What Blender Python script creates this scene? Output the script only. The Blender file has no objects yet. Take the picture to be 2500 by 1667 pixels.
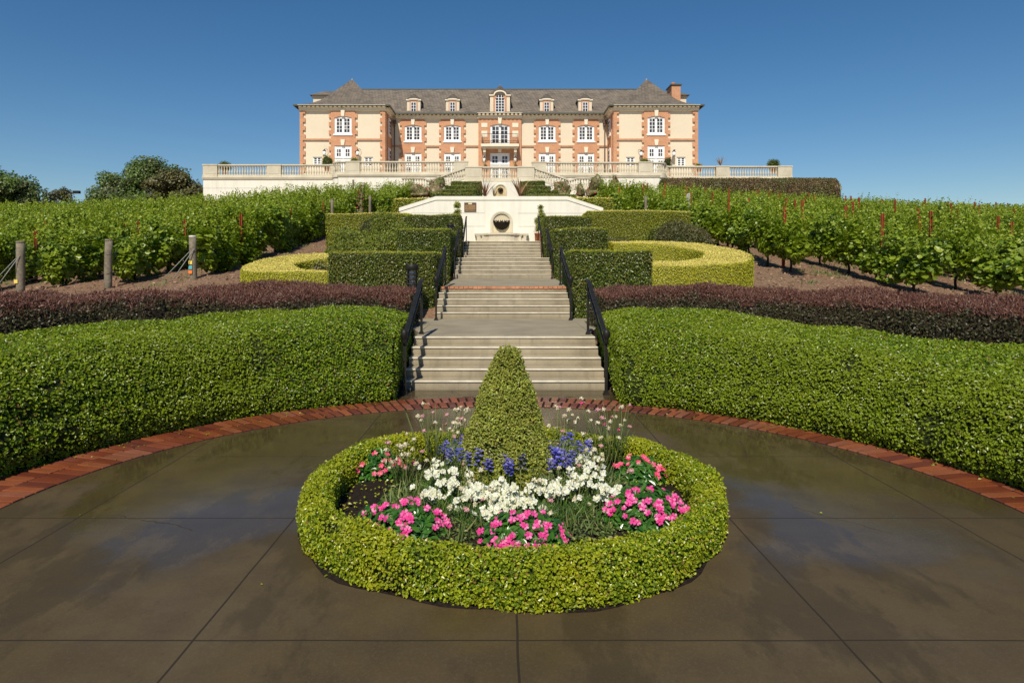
import bpy, bmesh, math, random
import numpy as np
from mathutils import Vector

# ------------------------------------------------------------------ camera, sky, sun, exposure
scene = bpy.context.scene
F_PX, VPX, VPY, CAMH = 1607.0, 1222.0, 659.0, 1.74      # focal length and vanishing point, in pixels of a 2500 wide frame
cam_data = bpy.data.cameras.new("camera")
cam = bpy.data.objects.new("camera", cam_data)
scene.collection.objects.link(cam)
scene.camera = cam
cam.location = (0, 0, CAMH)
cam.rotation_euler = (math.pi / 2, 0, 0)
cam_data.sensor_width = 36
cam_data.lens = 36 * F_PX / 2500
cam_data.shift_x = (1250 - VPX) / 2500
cam_data.shift_y = -(833.5 - VPY) / 2500
cam_data.clip_start = 0.05
cam_data.clip_end = 3000

SUN_TRAVEL = Vector((0.20, 1.0, -1.10)).normalized()
to_sun = -SUN_TRAVEL
SUN_EL = math.asin(to_sun.z)
SUN_AZ = math.atan2(to_sun.x, to_sun.y)
world = bpy.data.worlds.new("World")
scene.world = world
world.use_nodes = True
wn = world.node_tree
sky = wn.nodes.new("ShaderNodeTexSky")
sky.sky_type = 'NISHITA'
sky.sun_disc = False
sky.sun_elevation = SUN_EL
sky.sun_rotation = SUN_AZ
sky.altitude = 300
sky.air_density = 1.05
sky.dust_density = 0.15
sky.ozone_density = 3.0
bg = wn.nodes["Background"]
bg.inputs[1].default_value = 0.085
hs = wn.nodes.new("ShaderNodeHueSaturation")
hs.inputs['Saturation'].default_value = 1.28
hs.inputs['Value'].default_value = .98
wn.links.new(sky.outputs[0], hs.inputs['Color'])
wn.links.new(hs.outputs[0], bg.inputs[0])
sd = bpy.data.lights.new("sun", 'SUN')
sd.energy = 4.9
sd.angle = math.radians(0.5)
sd.color = (1.0, 0.91, 0.75)
so = bpy.data.objects.new("sun", sd)
scene.collection.objects.link(so)
so.location = (-20, -60, 80)
so.rotation_euler = SUN_TRAVEL.to_track_quat('-Z', 'Y').to_euler()
scene.view_settings.view_transform = 'Standard'
scene.view_settings.look = 'None'
scene.view_settings.exposure = 0.0
scene.view_settings.gamma = 1
scene.view_settings.use_curve_mapping = False
scene.cycles.max_bounces = 6
scene.cycles.transparent_max_bounces = 4

COL = scene.collection
rng = np.random.default_rng(7)
random.seed(7)
PI = math.pi

# ------------------------------------------------------------------ helpers
def S(x, y, Y):
    """measured point of the place: pixel of the 2500 px photograph at known distance Y"""
    return Vector(((x - VPX) * Y / F_PX, Y, CAMH - (y - VPY) * Y / F_PX))

def G(xd, yd, z=0.0):
    """measured point standing at height z"""
    Y = 1512 * (CAMH - z) / (yd - 620.0)
    return ((xd - 1150) / 1512 * Y, Y)

def tag(o, label=None, cat=None, group=None, kind=None):
    if label: o['label'] = label
    if cat: o['category'] = cat
    if group: o['group'] = group
    if kind: o['kind'] = kind
    return o

def empty(name, loc=(0, 0, 0), label=None, cat=None, group=None, rz=0.0):
    o = bpy.data.objects.new(name, None)
    o.empty_display_size = 0.1
    o.location = loc
    o.rotation_euler = (0, 0, rz)
    COL.objects.link(o)
    return tag(o, label, cat, group)

def link(name, me, parent=None, loc=(0, 0, 0)):
    o = bpy.data.objects.new(name, me)
    o.location = loc
    COL.objects.link(o)
    if parent is not None:
        o.parent = parent
    return o

def copy_tree(o, parent=None):
    c = o.copy()
    COL.objects.link(c)
    c.parent = parent
    for ch in list(o.children):
        copy_tree(ch, c)
    return c

def raw_mesh(name, V, loops, totals, mats, midx=None, var=None, smooth=False):
    me = bpy.data.meshes.new(name)
    V = np.asarray(V, dtype=np.float32)
    loops = np.asarray(loops, dtype=np.int32)
    totals = np.asarray(totals, dtype=np.int32)
    me.vertices.add(len(V))
    me.vertices.foreach_set("co", V.ravel())
    me.loops.add(len(loops))
    me.loops.foreach_set("vertex_index", loops)
    me.polygons.add(len(totals))
    starts = np.concatenate(([0], np.cumsum(totals)[:-1])).astype(np.int32)
    me.polygons.foreach_set("loop_start", starts)
    if midx is not None:
        me.polygons.foreach_set("material_index", np.asarray(midx, dtype=np.int32))
    if smooth is not False:
        sm = np.ones(len(totals), dtype=bool) if smooth is True else np.asarray(smooth, dtype=bool)
        me.polygons.foreach_set("use_smooth", sm)
    if var is not None:
        a = me.attributes.new("v", 'FLOAT', 'POINT')
        a.data.foreach_set("value", np.asarray(var, dtype=np.float32))
    for m in (mats if isinstance(mats, (list, tuple)) else [mats]):
        me.materials.append(m)
    me.update(calc_edges=True)
    me.validate()
    return me

class MB:
    """collects simple solids and links them as ONE mesh object"""
    def __init__(s):
        s.V = []; s.F = []; s.M = []; s.A = []
        s.sm = []
    def add(s, vs, fs, m=0, a=None, smooth=False):
        b = len(s.V)
        s.V += [tuple(v) for v in vs]
        a = random.random() if a is None else a
        s.A += [a] * len(vs)
        for f in fs:
            s.F.append(tuple(b + i for i in f)); s.M.append(m); s.sm.append(smooth)
    def box(s, x0, x1, y0, y1, z0, z1, m=0, a=None):
        vs = [(x0, y0, z0), (x1, y0, z0), (x1, y1, z0), (x0, y1, z0), (x0, y0, z1), (x1, y0, z1), (x1, y1, z1), (x0, y1, z1)]
        s.add(vs, [(3, 2, 1, 0), (4, 5, 6, 7), (0, 1, 5, 4), (1, 2, 6, 5), (2, 3, 7, 6), (3, 0, 4, 7)], m, a)
    def poly(s, pts, y0, y1, m=0, a=None):
        """polygon in the x-z plane (counter-clockwise seen from -y) extruded from y0 to y1"""
        n = len(pts)
        vs = [(p[0], y0, p[1]) for p in pts] + [(p[0], y1, p[1]) for p in pts]
        fs = [tuple(range(n)), tuple(range(2 * n - 1, n - 1, -1))]
        fs += [(i + n, (i + 1) % n + n, (i + 1) % n, i) for i in range(n)]
        s.add(vs, fs, m, a)
    def prism(s, pts, z0, z1, m=0, a=None):
        """polygon in the x-y plane extruded upwards; z1 may be a function"""
        n = len(pts)
        f1 = z1 if callable(z1) else (lambda x, y: z1)
        f0 = z0 if callable(z0) else (lambda x, y: z0)
        vs = [(p[0], p[1], f0(*p)) for p in pts] + [(p[0], p[1], f1(*p)) for p in pts]
        fs = [tuple(range(n - 1, -1, -1)), tuple(range(n, 2 * n))]
        fs += [(i, (i + 1) % n, (i + 1) % n + n, i + n) for i in range(n)]
        s.add(vs, fs, m, a)
    def tube(s, pts, rad, n=8, m=0, a=None, cap=True, smooth=True):
        pts = [Vector(p) for p in pts]
        rad = rad if isinstance(rad, (list, tuple)) else [rad] * len(pts)
        vs, fs = [], []
        up = Vector((0, 0, 1))
        for i, p in enumerate(pts):
            d = (pts[min(i + 1, len(pts) - 1)] - pts[max(i - 1, 0)]).normalized()
            u = d.cross(up) if abs(d.z) < .8 else d.cross(Vector((0, 1, 0)))
            u.normalize(); w = u.cross(d)
            for k in range(n):
                t = 2 * PI * k / n
                vs.append(p + (u * math.cos(t) + w * math.sin(t)) * rad[i])
        for i in range(len(pts) - 1):
            for k in range(n):
                k2 = (k + 1) % n
                fs.append((i * n + k, i * n + k2, (i + 1) * n + k2, (i + 1) * n + k))
        s.add(vs, fs, m, a, smooth)
        if cap:
            b = len(s.V) - len(vs)
            s.F += [tuple(b + k for k in range(n - 1, -1, -1)), tuple(b + (len(pts) - 1) * n + k for k in range(n))]
            s.M += [m, m]; s.sm += [False, False]
    def lathe(s, prof, n=10, c=(0, 0, 0), m=0, a=None, smooth=True, sx=1, sy=1):
        vs, fs = [], []
        for r, z in prof:
            for k in range(n):
                t = 2 * PI * (k + .5) / n
                vs.append((c[0] + r * math.cos(t) * sx, c[1] + r * math.sin(t) * sy, c[2] + z))
        for i in range(len(prof) - 1):
            for k in range(n):
                k2 = (k + 1) % n
                fs.append((i * n + k, i * n + k2, (i + 1) * n + k2, (i + 1) * n + k))
        s.add(vs, fs, m, a, smooth)
        b = len(s.V) - len(vs)
        s.F += [tuple(b + k for k in range(n - 1, -1, -1)), tuple(b + (len(prof) - 1) * n + k for k in range(n))]
        s.M += [m, m]; s.sm += [False, False]
    def build(s, name, mats, parent=None, loc=(0, 0, 0)):
        me = raw_mesh(name, s.V, [i for f in s.F for i in f], [len(f) for f in s.F], mats, s.M, s.A, s.sm)
        return link(name, me, parent, loc)

def smooth01(a, b, x):
    t = np.clip((np.asarray(x, float) - a) / (b - a), 0, 1)
    return t * t * (3 - 2 * t)

def lump(P, seed, freq, amp):
    r = np.random.default_rng(seed)
    out = np.zeros(len(P))
    for k in range(7):
        d = r.normal(size=3); d /= np.linalg.norm(d)
        f = freq * r.uniform(.6, 1.9)
        out += np.sin(P @ (d * f) + r.uniform(0, 6.28)) / 7 ** .5
    return out * amp

# ------------------------------------------------------------------ materials
def nt(name):
    m = bpy.data.materials.new(name)
    m.use_nodes = True
    t = m.node_tree
    return m, t, t.nodes["Principled BSDF"], t.links

def ramp(t, fac, stops):
    r = t.nodes.new("ShaderNodeValToRGB")
    e = r.color_ramp.elements
    while len(e) > 1: e.remove(e[0])
    e[0].position = stops[0][0]; e[0].color = (*stops[0][1], 1)
    for p, c in stops[1:]:
        x = e.new(p); x.color = (*c, 1)
    t.links.new(fac, r.inputs[0])
    return r.outputs[0]

def noise(t, scale, detail=4, rough=.55, coord='Object', vec=None):
    n = t.nodes.new("ShaderNodeTexNoise")
    n.inputs['Scale'].default_value = scale
    n.inputs['Detail'].default_value = detail
    n.inputs['Roughness'].default_value = rough
    if vec is None:
        c = t.nodes.new("ShaderNodeTexCoord"); vec = c.outputs[coord]
    t.links.new(vec, n.inputs['Vector'])
    return n.outputs['Fac']

def mix(t, a, b, fac, mode='MIX'):
    m = t.nodes.new("ShaderNodeMix"); m.data_type = 'RGBA'; m.blend_type = mode
    for sck, v in ((m.inputs[0], fac), (m.inputs[6], a), (m.inputs[7], b)):
        if isinstance(v, (int, float)): sck.default_value = v
        elif isinstance(v, tuple): sck.default_value = (*v, 1)
        else: t.links.new(v, sck)
    return m.outputs[2]

def math_(t, op, a, b=0.0, c=None):
    m = t.nodes.new("ShaderNodeMath"); m.operation = op
    for i, v in enumerate((a, b, c)):
        if v is None: continue
        if isinstance(v, (int, float)): m.inputs[i].default_value = v
        else: t.links.new(v, m.inputs[i])
    return m.outputs[0]

def attr(t, name="v"):
    a = t.nodes.new("ShaderNodeAttribute"); a.attribute_name = name
    return a.outputs['Fac']

def bump(t, p, h, strength=.3, dist=.01):
    b = t.nodes.new("ShaderNodeBump")
    b.inputs['Strength'].default_value = strength
    b.inputs['Distance'].default_value = dist
    t.links.new(h, b.inputs['Height'])
    t.links.new(b.outputs[0], p.inputs['Normal'])

def plain(name, col, rough=.6, spec=.5, metal=0, nscale=6, var=.12, bstr=0, bscale=60):
    m, t, p, L = nt(name)
    n = noise(t, nscale, 5)
    lo = tuple(c * (1 - var) for c in col); hi = tuple(min(1, c * (1 + var)) for c in col)
    L.new(ramp(t, n, [(.3, lo), (.7, hi)]), p.inputs['Base Color'])
    p.inputs['Roughness'].default_value = rough
    p.inputs['Specular IOR Level'].default_value = spec
    p.inputs['Metallic'].default_value = metal
    if bstr: bump(t, p, noise(t, bscale, 4), bstr)
    return m

def leaf_mat(name, cols, rough=.4, trans=.3, patch=None, pscale=.8, spec=.5, dead=None):
    m, t, p, L = nt(name)
    v = attr(t)
    n = len(cols)
    st = [(.955 * i / (n - 1), cols[i]) for i in range(n)]
    if dead: st += [(.975, dead), (1.0, dead)]
    c = ramp(t, v, st)
    if patch:
        f = noise(t, pscale, 3)
        f = ramp(t, f, [(.42, (0, 0, 0)), (.62, (1, 1, 1))])
        c = mix(t, c, mix(t, c, patch, .75), f)
    L.new(c, p.inputs['Base Color'])
    p.inputs['Roughness'].default_value = rough
    p.inputs['Specular IOR Level'].default_value = spec
    tr = t.nodes.new("ShaderNodeBsdfTranslucent")
    bright = mix(t, c, (1.25, 1.35, .55), 1.0, 'MULTIPLY')
    L.new(bright, tr.inputs[0])
    ms = t.nodes.new("ShaderNodeMixShader"); ms.inputs[0].default_value = trans
    L.new(p.outputs[0], ms.inputs[1]); L.new(tr.outputs[0], ms.inputs[2])
    L.new(ms.outputs[0], t.nodes['Material Output'].inputs[0])
    return m

M = {}
M['box_leaf'] = leaf_mat("glossy_green_leaf", [(.052, .094, .003), (.115, .190, .006), (.205, .300, .009), (.34, .43, .022)], .36, .32, (.24, .30, .013), .5, .5, dead=(.26, .15, .05))
M['ring_leaf'] = leaf_mat("yellow_green_box_leaf", [(.085, .145, .006), (.17, .245, .009), (.30, .37, .014), (.47, .50, .03)], .32, .32, (.42, .42, .016), 2.2, dead=(.26, .15, .05))
M['cone_leaf'] = leaf_mat("grey_green_box_leaf", [(.13, .17, .024), (.24, .285, .040), (.37, .41, .070), (.50, .49, .07)], .42, .25, (.26, .27, .04), 5.0, dead=(.26, .15, .05))
M['hedge_leaf'] = leaf_mat("dark_hedge_leaf", [(.040, .070, .005), (.075, .115, .008), (.125, .175, .012), (.22, .26, .024)], .38, .25, (.13, .135, .015), 1.1, dead=(.26, .15, .05))
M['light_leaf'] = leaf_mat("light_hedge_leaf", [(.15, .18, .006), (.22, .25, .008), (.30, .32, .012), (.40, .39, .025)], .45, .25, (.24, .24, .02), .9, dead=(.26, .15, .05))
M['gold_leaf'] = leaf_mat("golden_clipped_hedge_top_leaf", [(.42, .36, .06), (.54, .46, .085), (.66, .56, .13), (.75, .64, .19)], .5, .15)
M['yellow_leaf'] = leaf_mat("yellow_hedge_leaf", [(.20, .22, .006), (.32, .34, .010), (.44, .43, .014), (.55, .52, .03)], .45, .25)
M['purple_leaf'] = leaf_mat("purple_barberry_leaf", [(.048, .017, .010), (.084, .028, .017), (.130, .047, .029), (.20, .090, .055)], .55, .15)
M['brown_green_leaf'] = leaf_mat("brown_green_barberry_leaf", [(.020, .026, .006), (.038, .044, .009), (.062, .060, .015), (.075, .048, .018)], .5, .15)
M['vine_leaf'] = leaf_mat("grape_leaf", [(.058, .108, .007), (.115, .195, .011), (.20, .290, .018), (.345, .42, .042)], .40, .34, (.26, .33, .02), .6)
M['oak_leaf'] = leaf_mat("oak_leaf", [(.044, .082, .011), (.070, .125, .016), (.105, .175, .022), (.15, .21, .036)], .5, .2, (.08, .09, .03), .25)
M['juniper_leaf'] = leaf_mat("juniper_needles", [(.075, .10, .006), (.12, .16, .009), (.18, .22, .014), (.22, .23, .025)], .5, .2)
M['brown_shrub'] = leaf_mat("brown_shrub_leaf", [(.05, .048, .014), (.08, .08, .020), (.12, .12, .03), (.14, .12, .04)], .5, .2)
M['rose_leaf'] = leaf_mat("rose_leaf", [(.10, .12, .03), (.16, .18, .05), (.24, .20, .09), (.34, .24, .15)], .45, .25)
M['vinca_leaf'] = leaf_mat("vinca_leaf", [(.016, .070, .008), (.028, .105, .010), (.050, .15, .016), (.075, .19, .025)], .25, .2)
M['grass_leaf'] = leaf_mat("flower_stem_green", [(.055, .105, .020), (.09, .15, .03), (.15, .21, .05), (.26, .27, .10)], .5, .3)
M['fern_leaf'] = leaf_mat("feathery_green", [(.020, .065, .010), (.035, .10, .012), (.065, .15, .02), (.16, .25, .03)], .5, .3)
M['pink'] = leaf_mat("pink_petal", [(.70, .025, .22), (.80, .045, .31), (.86, .10, .42), (.86, .32, .52)], .6, .25)
M['red_pink'] = leaf_mat("red_pink_petal", [(.75, .025, .12), (.85, .05, .20), (.88, .10, .25), (.85, .30, .35)], .6, .25)
M['white_petal'] = leaf_mat("white_petal", [(.74, .74, .68), (.82, .82, .78), (.86, .86, .84), (.80, .78, .60)], .6, .2)
M['blue_petal'] = leaf_mat("blue_petal", [(.06, .07, .45), (.10, .10, .58), (.18, .16, .66), (.32, .28, .70)], .6, .25)
M['cream_head'] = leaf_mat("cream_seed_head", [(.45, .38, .22), (.62, .55, .36), (.72, .66, .50), (.80, .76, .62)], .7, .1)
M['pink_head'] = leaf_mat("faded_pink_head", [(.50, .16, .24), (.62, .28, .34), (.62, .38, .38), (.55, .34, .26)], .7, .1)
M['red_rose'] = leaf_mat('dark_red_rose_petal', [(.30, .012, .02), (.45, .02, .03), (.55, .05, .06), (.45, .10, .08)], .6, .2)
M['copper_leaf'] = leaf_mat('copper_brown_leaf', [(.060, .045, .014), (.10, .072, .020), (.155, .10, .032), (.22, .13, .055)], .5, .15, (.09, .11, .02), .4)
M['phormium'] = leaf_mat("red_brown_strap_leaf", [(.20, .08, .045), (.30, .14, .08), (.38, .25, .12), (.50, .42, .17)], .4, .15)
M['inner'] = plain("hedge_interior_twigs", (.020, .028, .005), .9, .2, nscale=30, var=.5)
M['inner_light'] = plain("light_hedge_interior", (.06, .075, .010), .9, .2, nscale=30, var=.4)
M['inner_gold'] = plain("golden_hedge_interior", (.22, .20, .04), .9, .2, nscale=30, var=.4)
M['inner_purple'] = plain("barberry_interior", (.022, .016, .010), .9, .2, nscale=30, var=.5)
M['bark'] = plain("dark_vine_bark", (.045, .032, .022), .9, .2, nscale=20, var=.4, bstr=.6)
M['iron'] = plain("black_painted_iron", (.016, .0145, .0125), .5, .28, nscale=12, var=.3)
M['post_wood'] = plain("weathered_wood_post", (.20, .17, .125), .9, .2, nscale=14, var=.3, bstr=.5)
M['pale_top'] = plain("pale_painted_wood", (.62, .60, .54), .8, .2, nscale=30, var=.25)
M['rust'] = plain("rusty_steel", (.27, .055, .022), .8, .2, nscale=18, var=.3)
M['gray_steel'] = plain("grey_steel", (.30, .30, .28), .6, .4, nscale=18, var=.2)
M['terracotta'] = plain("terracotta", (.46, .17, .07), .8, .3, nscale=10, var=.2)
M['bronze'] = plain("dark_bronze", (.10, .055, .028), .5, .5, nscale=20, var=.2)
M['bronze_light'] = plain("raised_bronze_lettering", (.52, .32, .14), .45, .5, nscale=50, var=.25)
M['bronze_gold'] = plain("pale_bronze_heading", (.74, .66, .40), .5, .5, nscale=50, var=.1)
M['white_wall'] = plain("white_render", (.83, .80, .70), .85, .25, nscale=1.2, var=.035, bstr=.06)
def streaked(name, col, streak, k=.5):
    m, t, p, L = nt(name)
    tc = t.nodes.new("ShaderNodeTexCoord")
    mp = t.nodes.new("ShaderNodeMapping"); mp.inputs['Scale'].default_value = (2.2, 2.2, .22); L.new(tc.outputs['Object'], mp.inputs[0])
    f = ramp(t, noise(t, 1.6, 7, .65, vec=mp.outputs[0]), [(.48, (0, 0, 0)), (.75, (1, 1, 1))])
    c = mix(t, col, streak, math_(t, 'MULTIPLY', f, k))
    g = ramp(t, noise(t, .9, 6, .6), [(.35, (0, 0, 0)), (.75, (1, 1, 1))])
    c = mix(t, c, streak, math_(t, 'MULTIPLY', g, k * .5))
    L.new(c, p.inputs['Base Color']); p.inputs['Roughness'].default_value = .88
    bump(t, p, noise(t, 30, 3), .12)
    return m
M['white_wall'] = streaked("white_render_streaked", (.84, .81, .71), (.60, .56, .46), .45)
M['joint'] = plain("render_joint_grey", (.42, .40, .34), .9, .2, nscale=3, var=.1)
M['white_frame'] = plain("white_window_paint", (.86, .86, .86), .5, .4, nscale=3, var=.03)
M['cream_trim'] = plain("cream_trim", (.78, .70, .56), .8, .3, nscale=4, var=.05)
M['gutter'] = plain("dark_grey_green_gutter", (.075, .08, .06), .5, .5, nscale=3, var=.15)
M['downpipe'] = plain("brown_copper_downpipe", (.11, .065, .045), .5, .5, nscale=3, var=.2)
M['glass_lamp'] = plain("white_lamp_glass", (.82, .82, .82), .3, .5, nscale=3, var=.03)
M['mulch'] = plain("dark_bed_soil", (.020, .014, .011), .95, .15, nscale=60, var=.55, bstr=1.0, bscale=90)
M['gravel'] = plain("pale_gravel", (.56, .45, .30), .95, .2, nscale=45, var=.3, bstr=.8)

def cream_wall():
    m, t, p, L = nt("cream_stucco")
    a = noise(t, .35, 5); b = noise(t, 5, 4)
    c = ramp(t, a, [(.3, (.70, .605, .465)), (.7, (.745, .65, .505))])
    c = mix(t, c, (.62, .53, .39), math_(t, 'MULTIPLY', b, .18))
    L.new(c, p.inputs['Base Color']); p.inputs['Roughness'].default_value = .9
    bump(t, p, noise(t, 25, 3), .15)
    return m
M['cream_wall'] = cream_wall()

def brick_wall():
    m, t, p, L = nt("orange_brick_facing")
    tc = t.nodes.new("ShaderNodeTexCoord")
    mp = t.nodes.new("ShaderNodeMapping"); mp.inputs['Rotation'].default_value = (PI / 2, 0, 0)
    L.new(tc.outputs['Object'], mp.inputs[0])
    b = t.nodes.new("ShaderNodeTexBrick")
    b.inputs['Color1'].default_value = (.58, .280, .150, 1)
    b.inputs['Color2'].default_value = (.50, .230, .118, 1)
    b.inputs['Mortar'].default_value = (.58, .40, .27, 1)
    b.inputs['Scale'].default_value = 1
    b.inputs['Mortar Size'].default_value = .012
    b.inputs['Brick Width'].default_value = .42
    b.inputs['Row Height'].default_value = .14
    b.inputs['Bias'].default_value = -.1
    L.new(mp.outputs[0], b.inputs[0])
    n = noise(t, 1.7, 5)
    c = mix(t, b.outputs[0], (.44, .19, .095), math_(t, 'MULTIPLY', ramp(t, n, [(.45, (0, 0, 0)), (.75, (1, 1, 1))]), .45))
    L.new(c, p.inputs['Base Color']); p.inputs['Roughness'].default_value = .9
    return m
M['brick_wall'] = brick_wall()

def roof_mat(name="grey_brown_slate_shingle", k=1.0):
    m, t, p, L = nt(name)
    tc = t.nodes.new("ShaderNodeTexCoord")
    sx = t.nodes.new("ShaderNodeSeparateXYZ"); L.new(tc.outputs['Object'], sx.inputs[0])
    cx = t.nodes.new("ShaderNodeCombineXYZ")
    L.new(math_(t, 'ADD', sx.outputs[0], sx.outputs[1]), cx.inputs[0]); L.new(sx.outputs[2], cx.inputs[1])
    b = t.nodes.new("ShaderNodeTexBrick")
    b.inputs['Color1'].default_value = (.21 * k, .175 * k, .138 * k, 1)
    b.inputs['Color2'].default_value = (.115 * k, .095 * k, .078 * k, 1)
    b.inputs['Mortar'].default_value = (.05, .043, .038, 1)
    b.inputs['Scale'].default_value = 1
    b.inputs['Mortar Size'].default_value = .018
    b.inputs['Brick Width'].default_value = .36
    b.inputs['Row Height'].default_value = .17
    L.new(cx.outputs[0], b.inputs[0])
    n = noise(t, .9, 6); n2 = noise(t, 9, 3)
    c = mix(t, b.outputs[0], (.28 * k, .23 * k, .175 * k), math_(t, 'MULTIPLY', ramp(t, n, [(.4, (0, 0, 0)), (.7, (1, 1, 1))]), .45))
    c = mix(t, c, (.07, .06, .055), math_(t, 'MULTIPLY', ramp(t, n2, [(.55, (0, 0, 0)), (.7, (1, 1, 1))]), .4))
    L.new(c, p.inputs['Base Color']); p.inputs['Roughness'].default_value = .85
    bump(t, p, b.outputs['Fac'], .5, -.02)
    return m
M['roof'] = roof_mat()
M['roof_dark'] = roof_mat('mossy_dark_shingle', .58)
M['roof_tower'] = roof_mat('tower_slate_shingle', .86)

def stone_mat():
    m, t, p, L = nt("weathered_cream_stone")
    a = noise(t, .8, 6, .65); b = noise(t, 14, 4)
    c = ramp(t, a, [(.3, (.52, .465, .35)), (.5, (.62, .56, .43)), (.7, (.69, .63, .50))])
    c = mix(t, c, (.34, .30, .23), math_(t, 'MULTIPLY', ramp(t, b, [(.52, (0, 0, 0)), (.72, (1, 1, 1))]), .30))
    L.new(c, p.inputs['Base Color']); p.inputs['Roughness'].default_value = .88
    bump(t, p, b, .2)
    return m
M['stone'] = stone_mat()

def niche_mat():
    m, t, p, L = nt("water_stained_stone")
    tc = t.nodes.new("ShaderNodeTexCoord"); sx = t.nodes.new("ShaderNodeSeparateXYZ"); L.new(tc.outputs['Object'], sx.inputs[0])
    n = noise(t, 5, 5)
    h = math_(t, 'ADD', sx.outputs[2], math_(t, 'MULTIPLY', n, .35))
    c = ramp(t, h, [(.20, (.17, .12, .055)), (.42, (.42, .31, .15)), (.62, (.62, .50, .30)), (.85, (.72, .62, .42))])
    L.new(c, p.inputs['Base Color']); p.inputs['Roughness'].default_value = .6
    return m
M['niche'] = niche_mat()

def step_mat():
    m, t, p, L = nt("grey_step_concrete")
    a = noise(t, 1.1, 6, .65); b = noise(t, 40, 3); d = noise(t, 3.1, 5, .7)
    c = ramp(t, a, [(.3, (.235, .195, .128)), (.52, (.325, .272, .182)), (.72, (.40, .34, .235))])
    c = mix(t, c, (.19, .16, .112), math_(t, 'MULTIPLY', ramp(t, d, [(.50, (0, 0, 0)), (.70, (1, 1, 1))]), .5))
    c = mix(t, c, (.50, .45, .35), math_(t, 'MULTIPLY', b, .18))
    tc = t.nodes.new("ShaderNodeTexCoord"); sx = t.nodes.new("ShaderNodeSeparateXYZ"); L.new(tc.outputs['Object'], sx.inputs[0])
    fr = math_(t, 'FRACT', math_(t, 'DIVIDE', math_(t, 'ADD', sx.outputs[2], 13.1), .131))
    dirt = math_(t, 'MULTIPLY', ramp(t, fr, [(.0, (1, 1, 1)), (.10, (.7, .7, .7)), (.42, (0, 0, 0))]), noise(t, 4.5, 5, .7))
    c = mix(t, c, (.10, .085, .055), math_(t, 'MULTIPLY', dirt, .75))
    mp = t.nodes.new("ShaderNodeMapping"); mp.inputs['Scale'].default_value = (5, .3, .5); L.new(tc.outputs['Object'], mp.inputs[0])
    c = mix(t, c, (.16, .135, .09), math_(t, 'MULTIPLY', ramp(t, noise(t, 1.4, 5, .6, vec=mp.outputs[0]), [(.50, (0, 0, 0)), (.66, (1, 1, 1))]), .38))
    L.new(c, p.inputs['Base Color']); p.inputs['Roughness'].default_value = .85
    bump(t, p, b, .25)
    return m
M['step'] = step_mat()
M['nosing'] = plain("worn_sunlit_nosing", (.74, .68, .55), .7, .4, nscale=5, var=.18)  # worn lip; its pale tone paints in the sunlit step edge
M['landing'] = plain("grey_landing_concrete", (.28, .245, .175), .85, .3, nscale=1.6, var=.16, bstr=.2)

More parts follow.
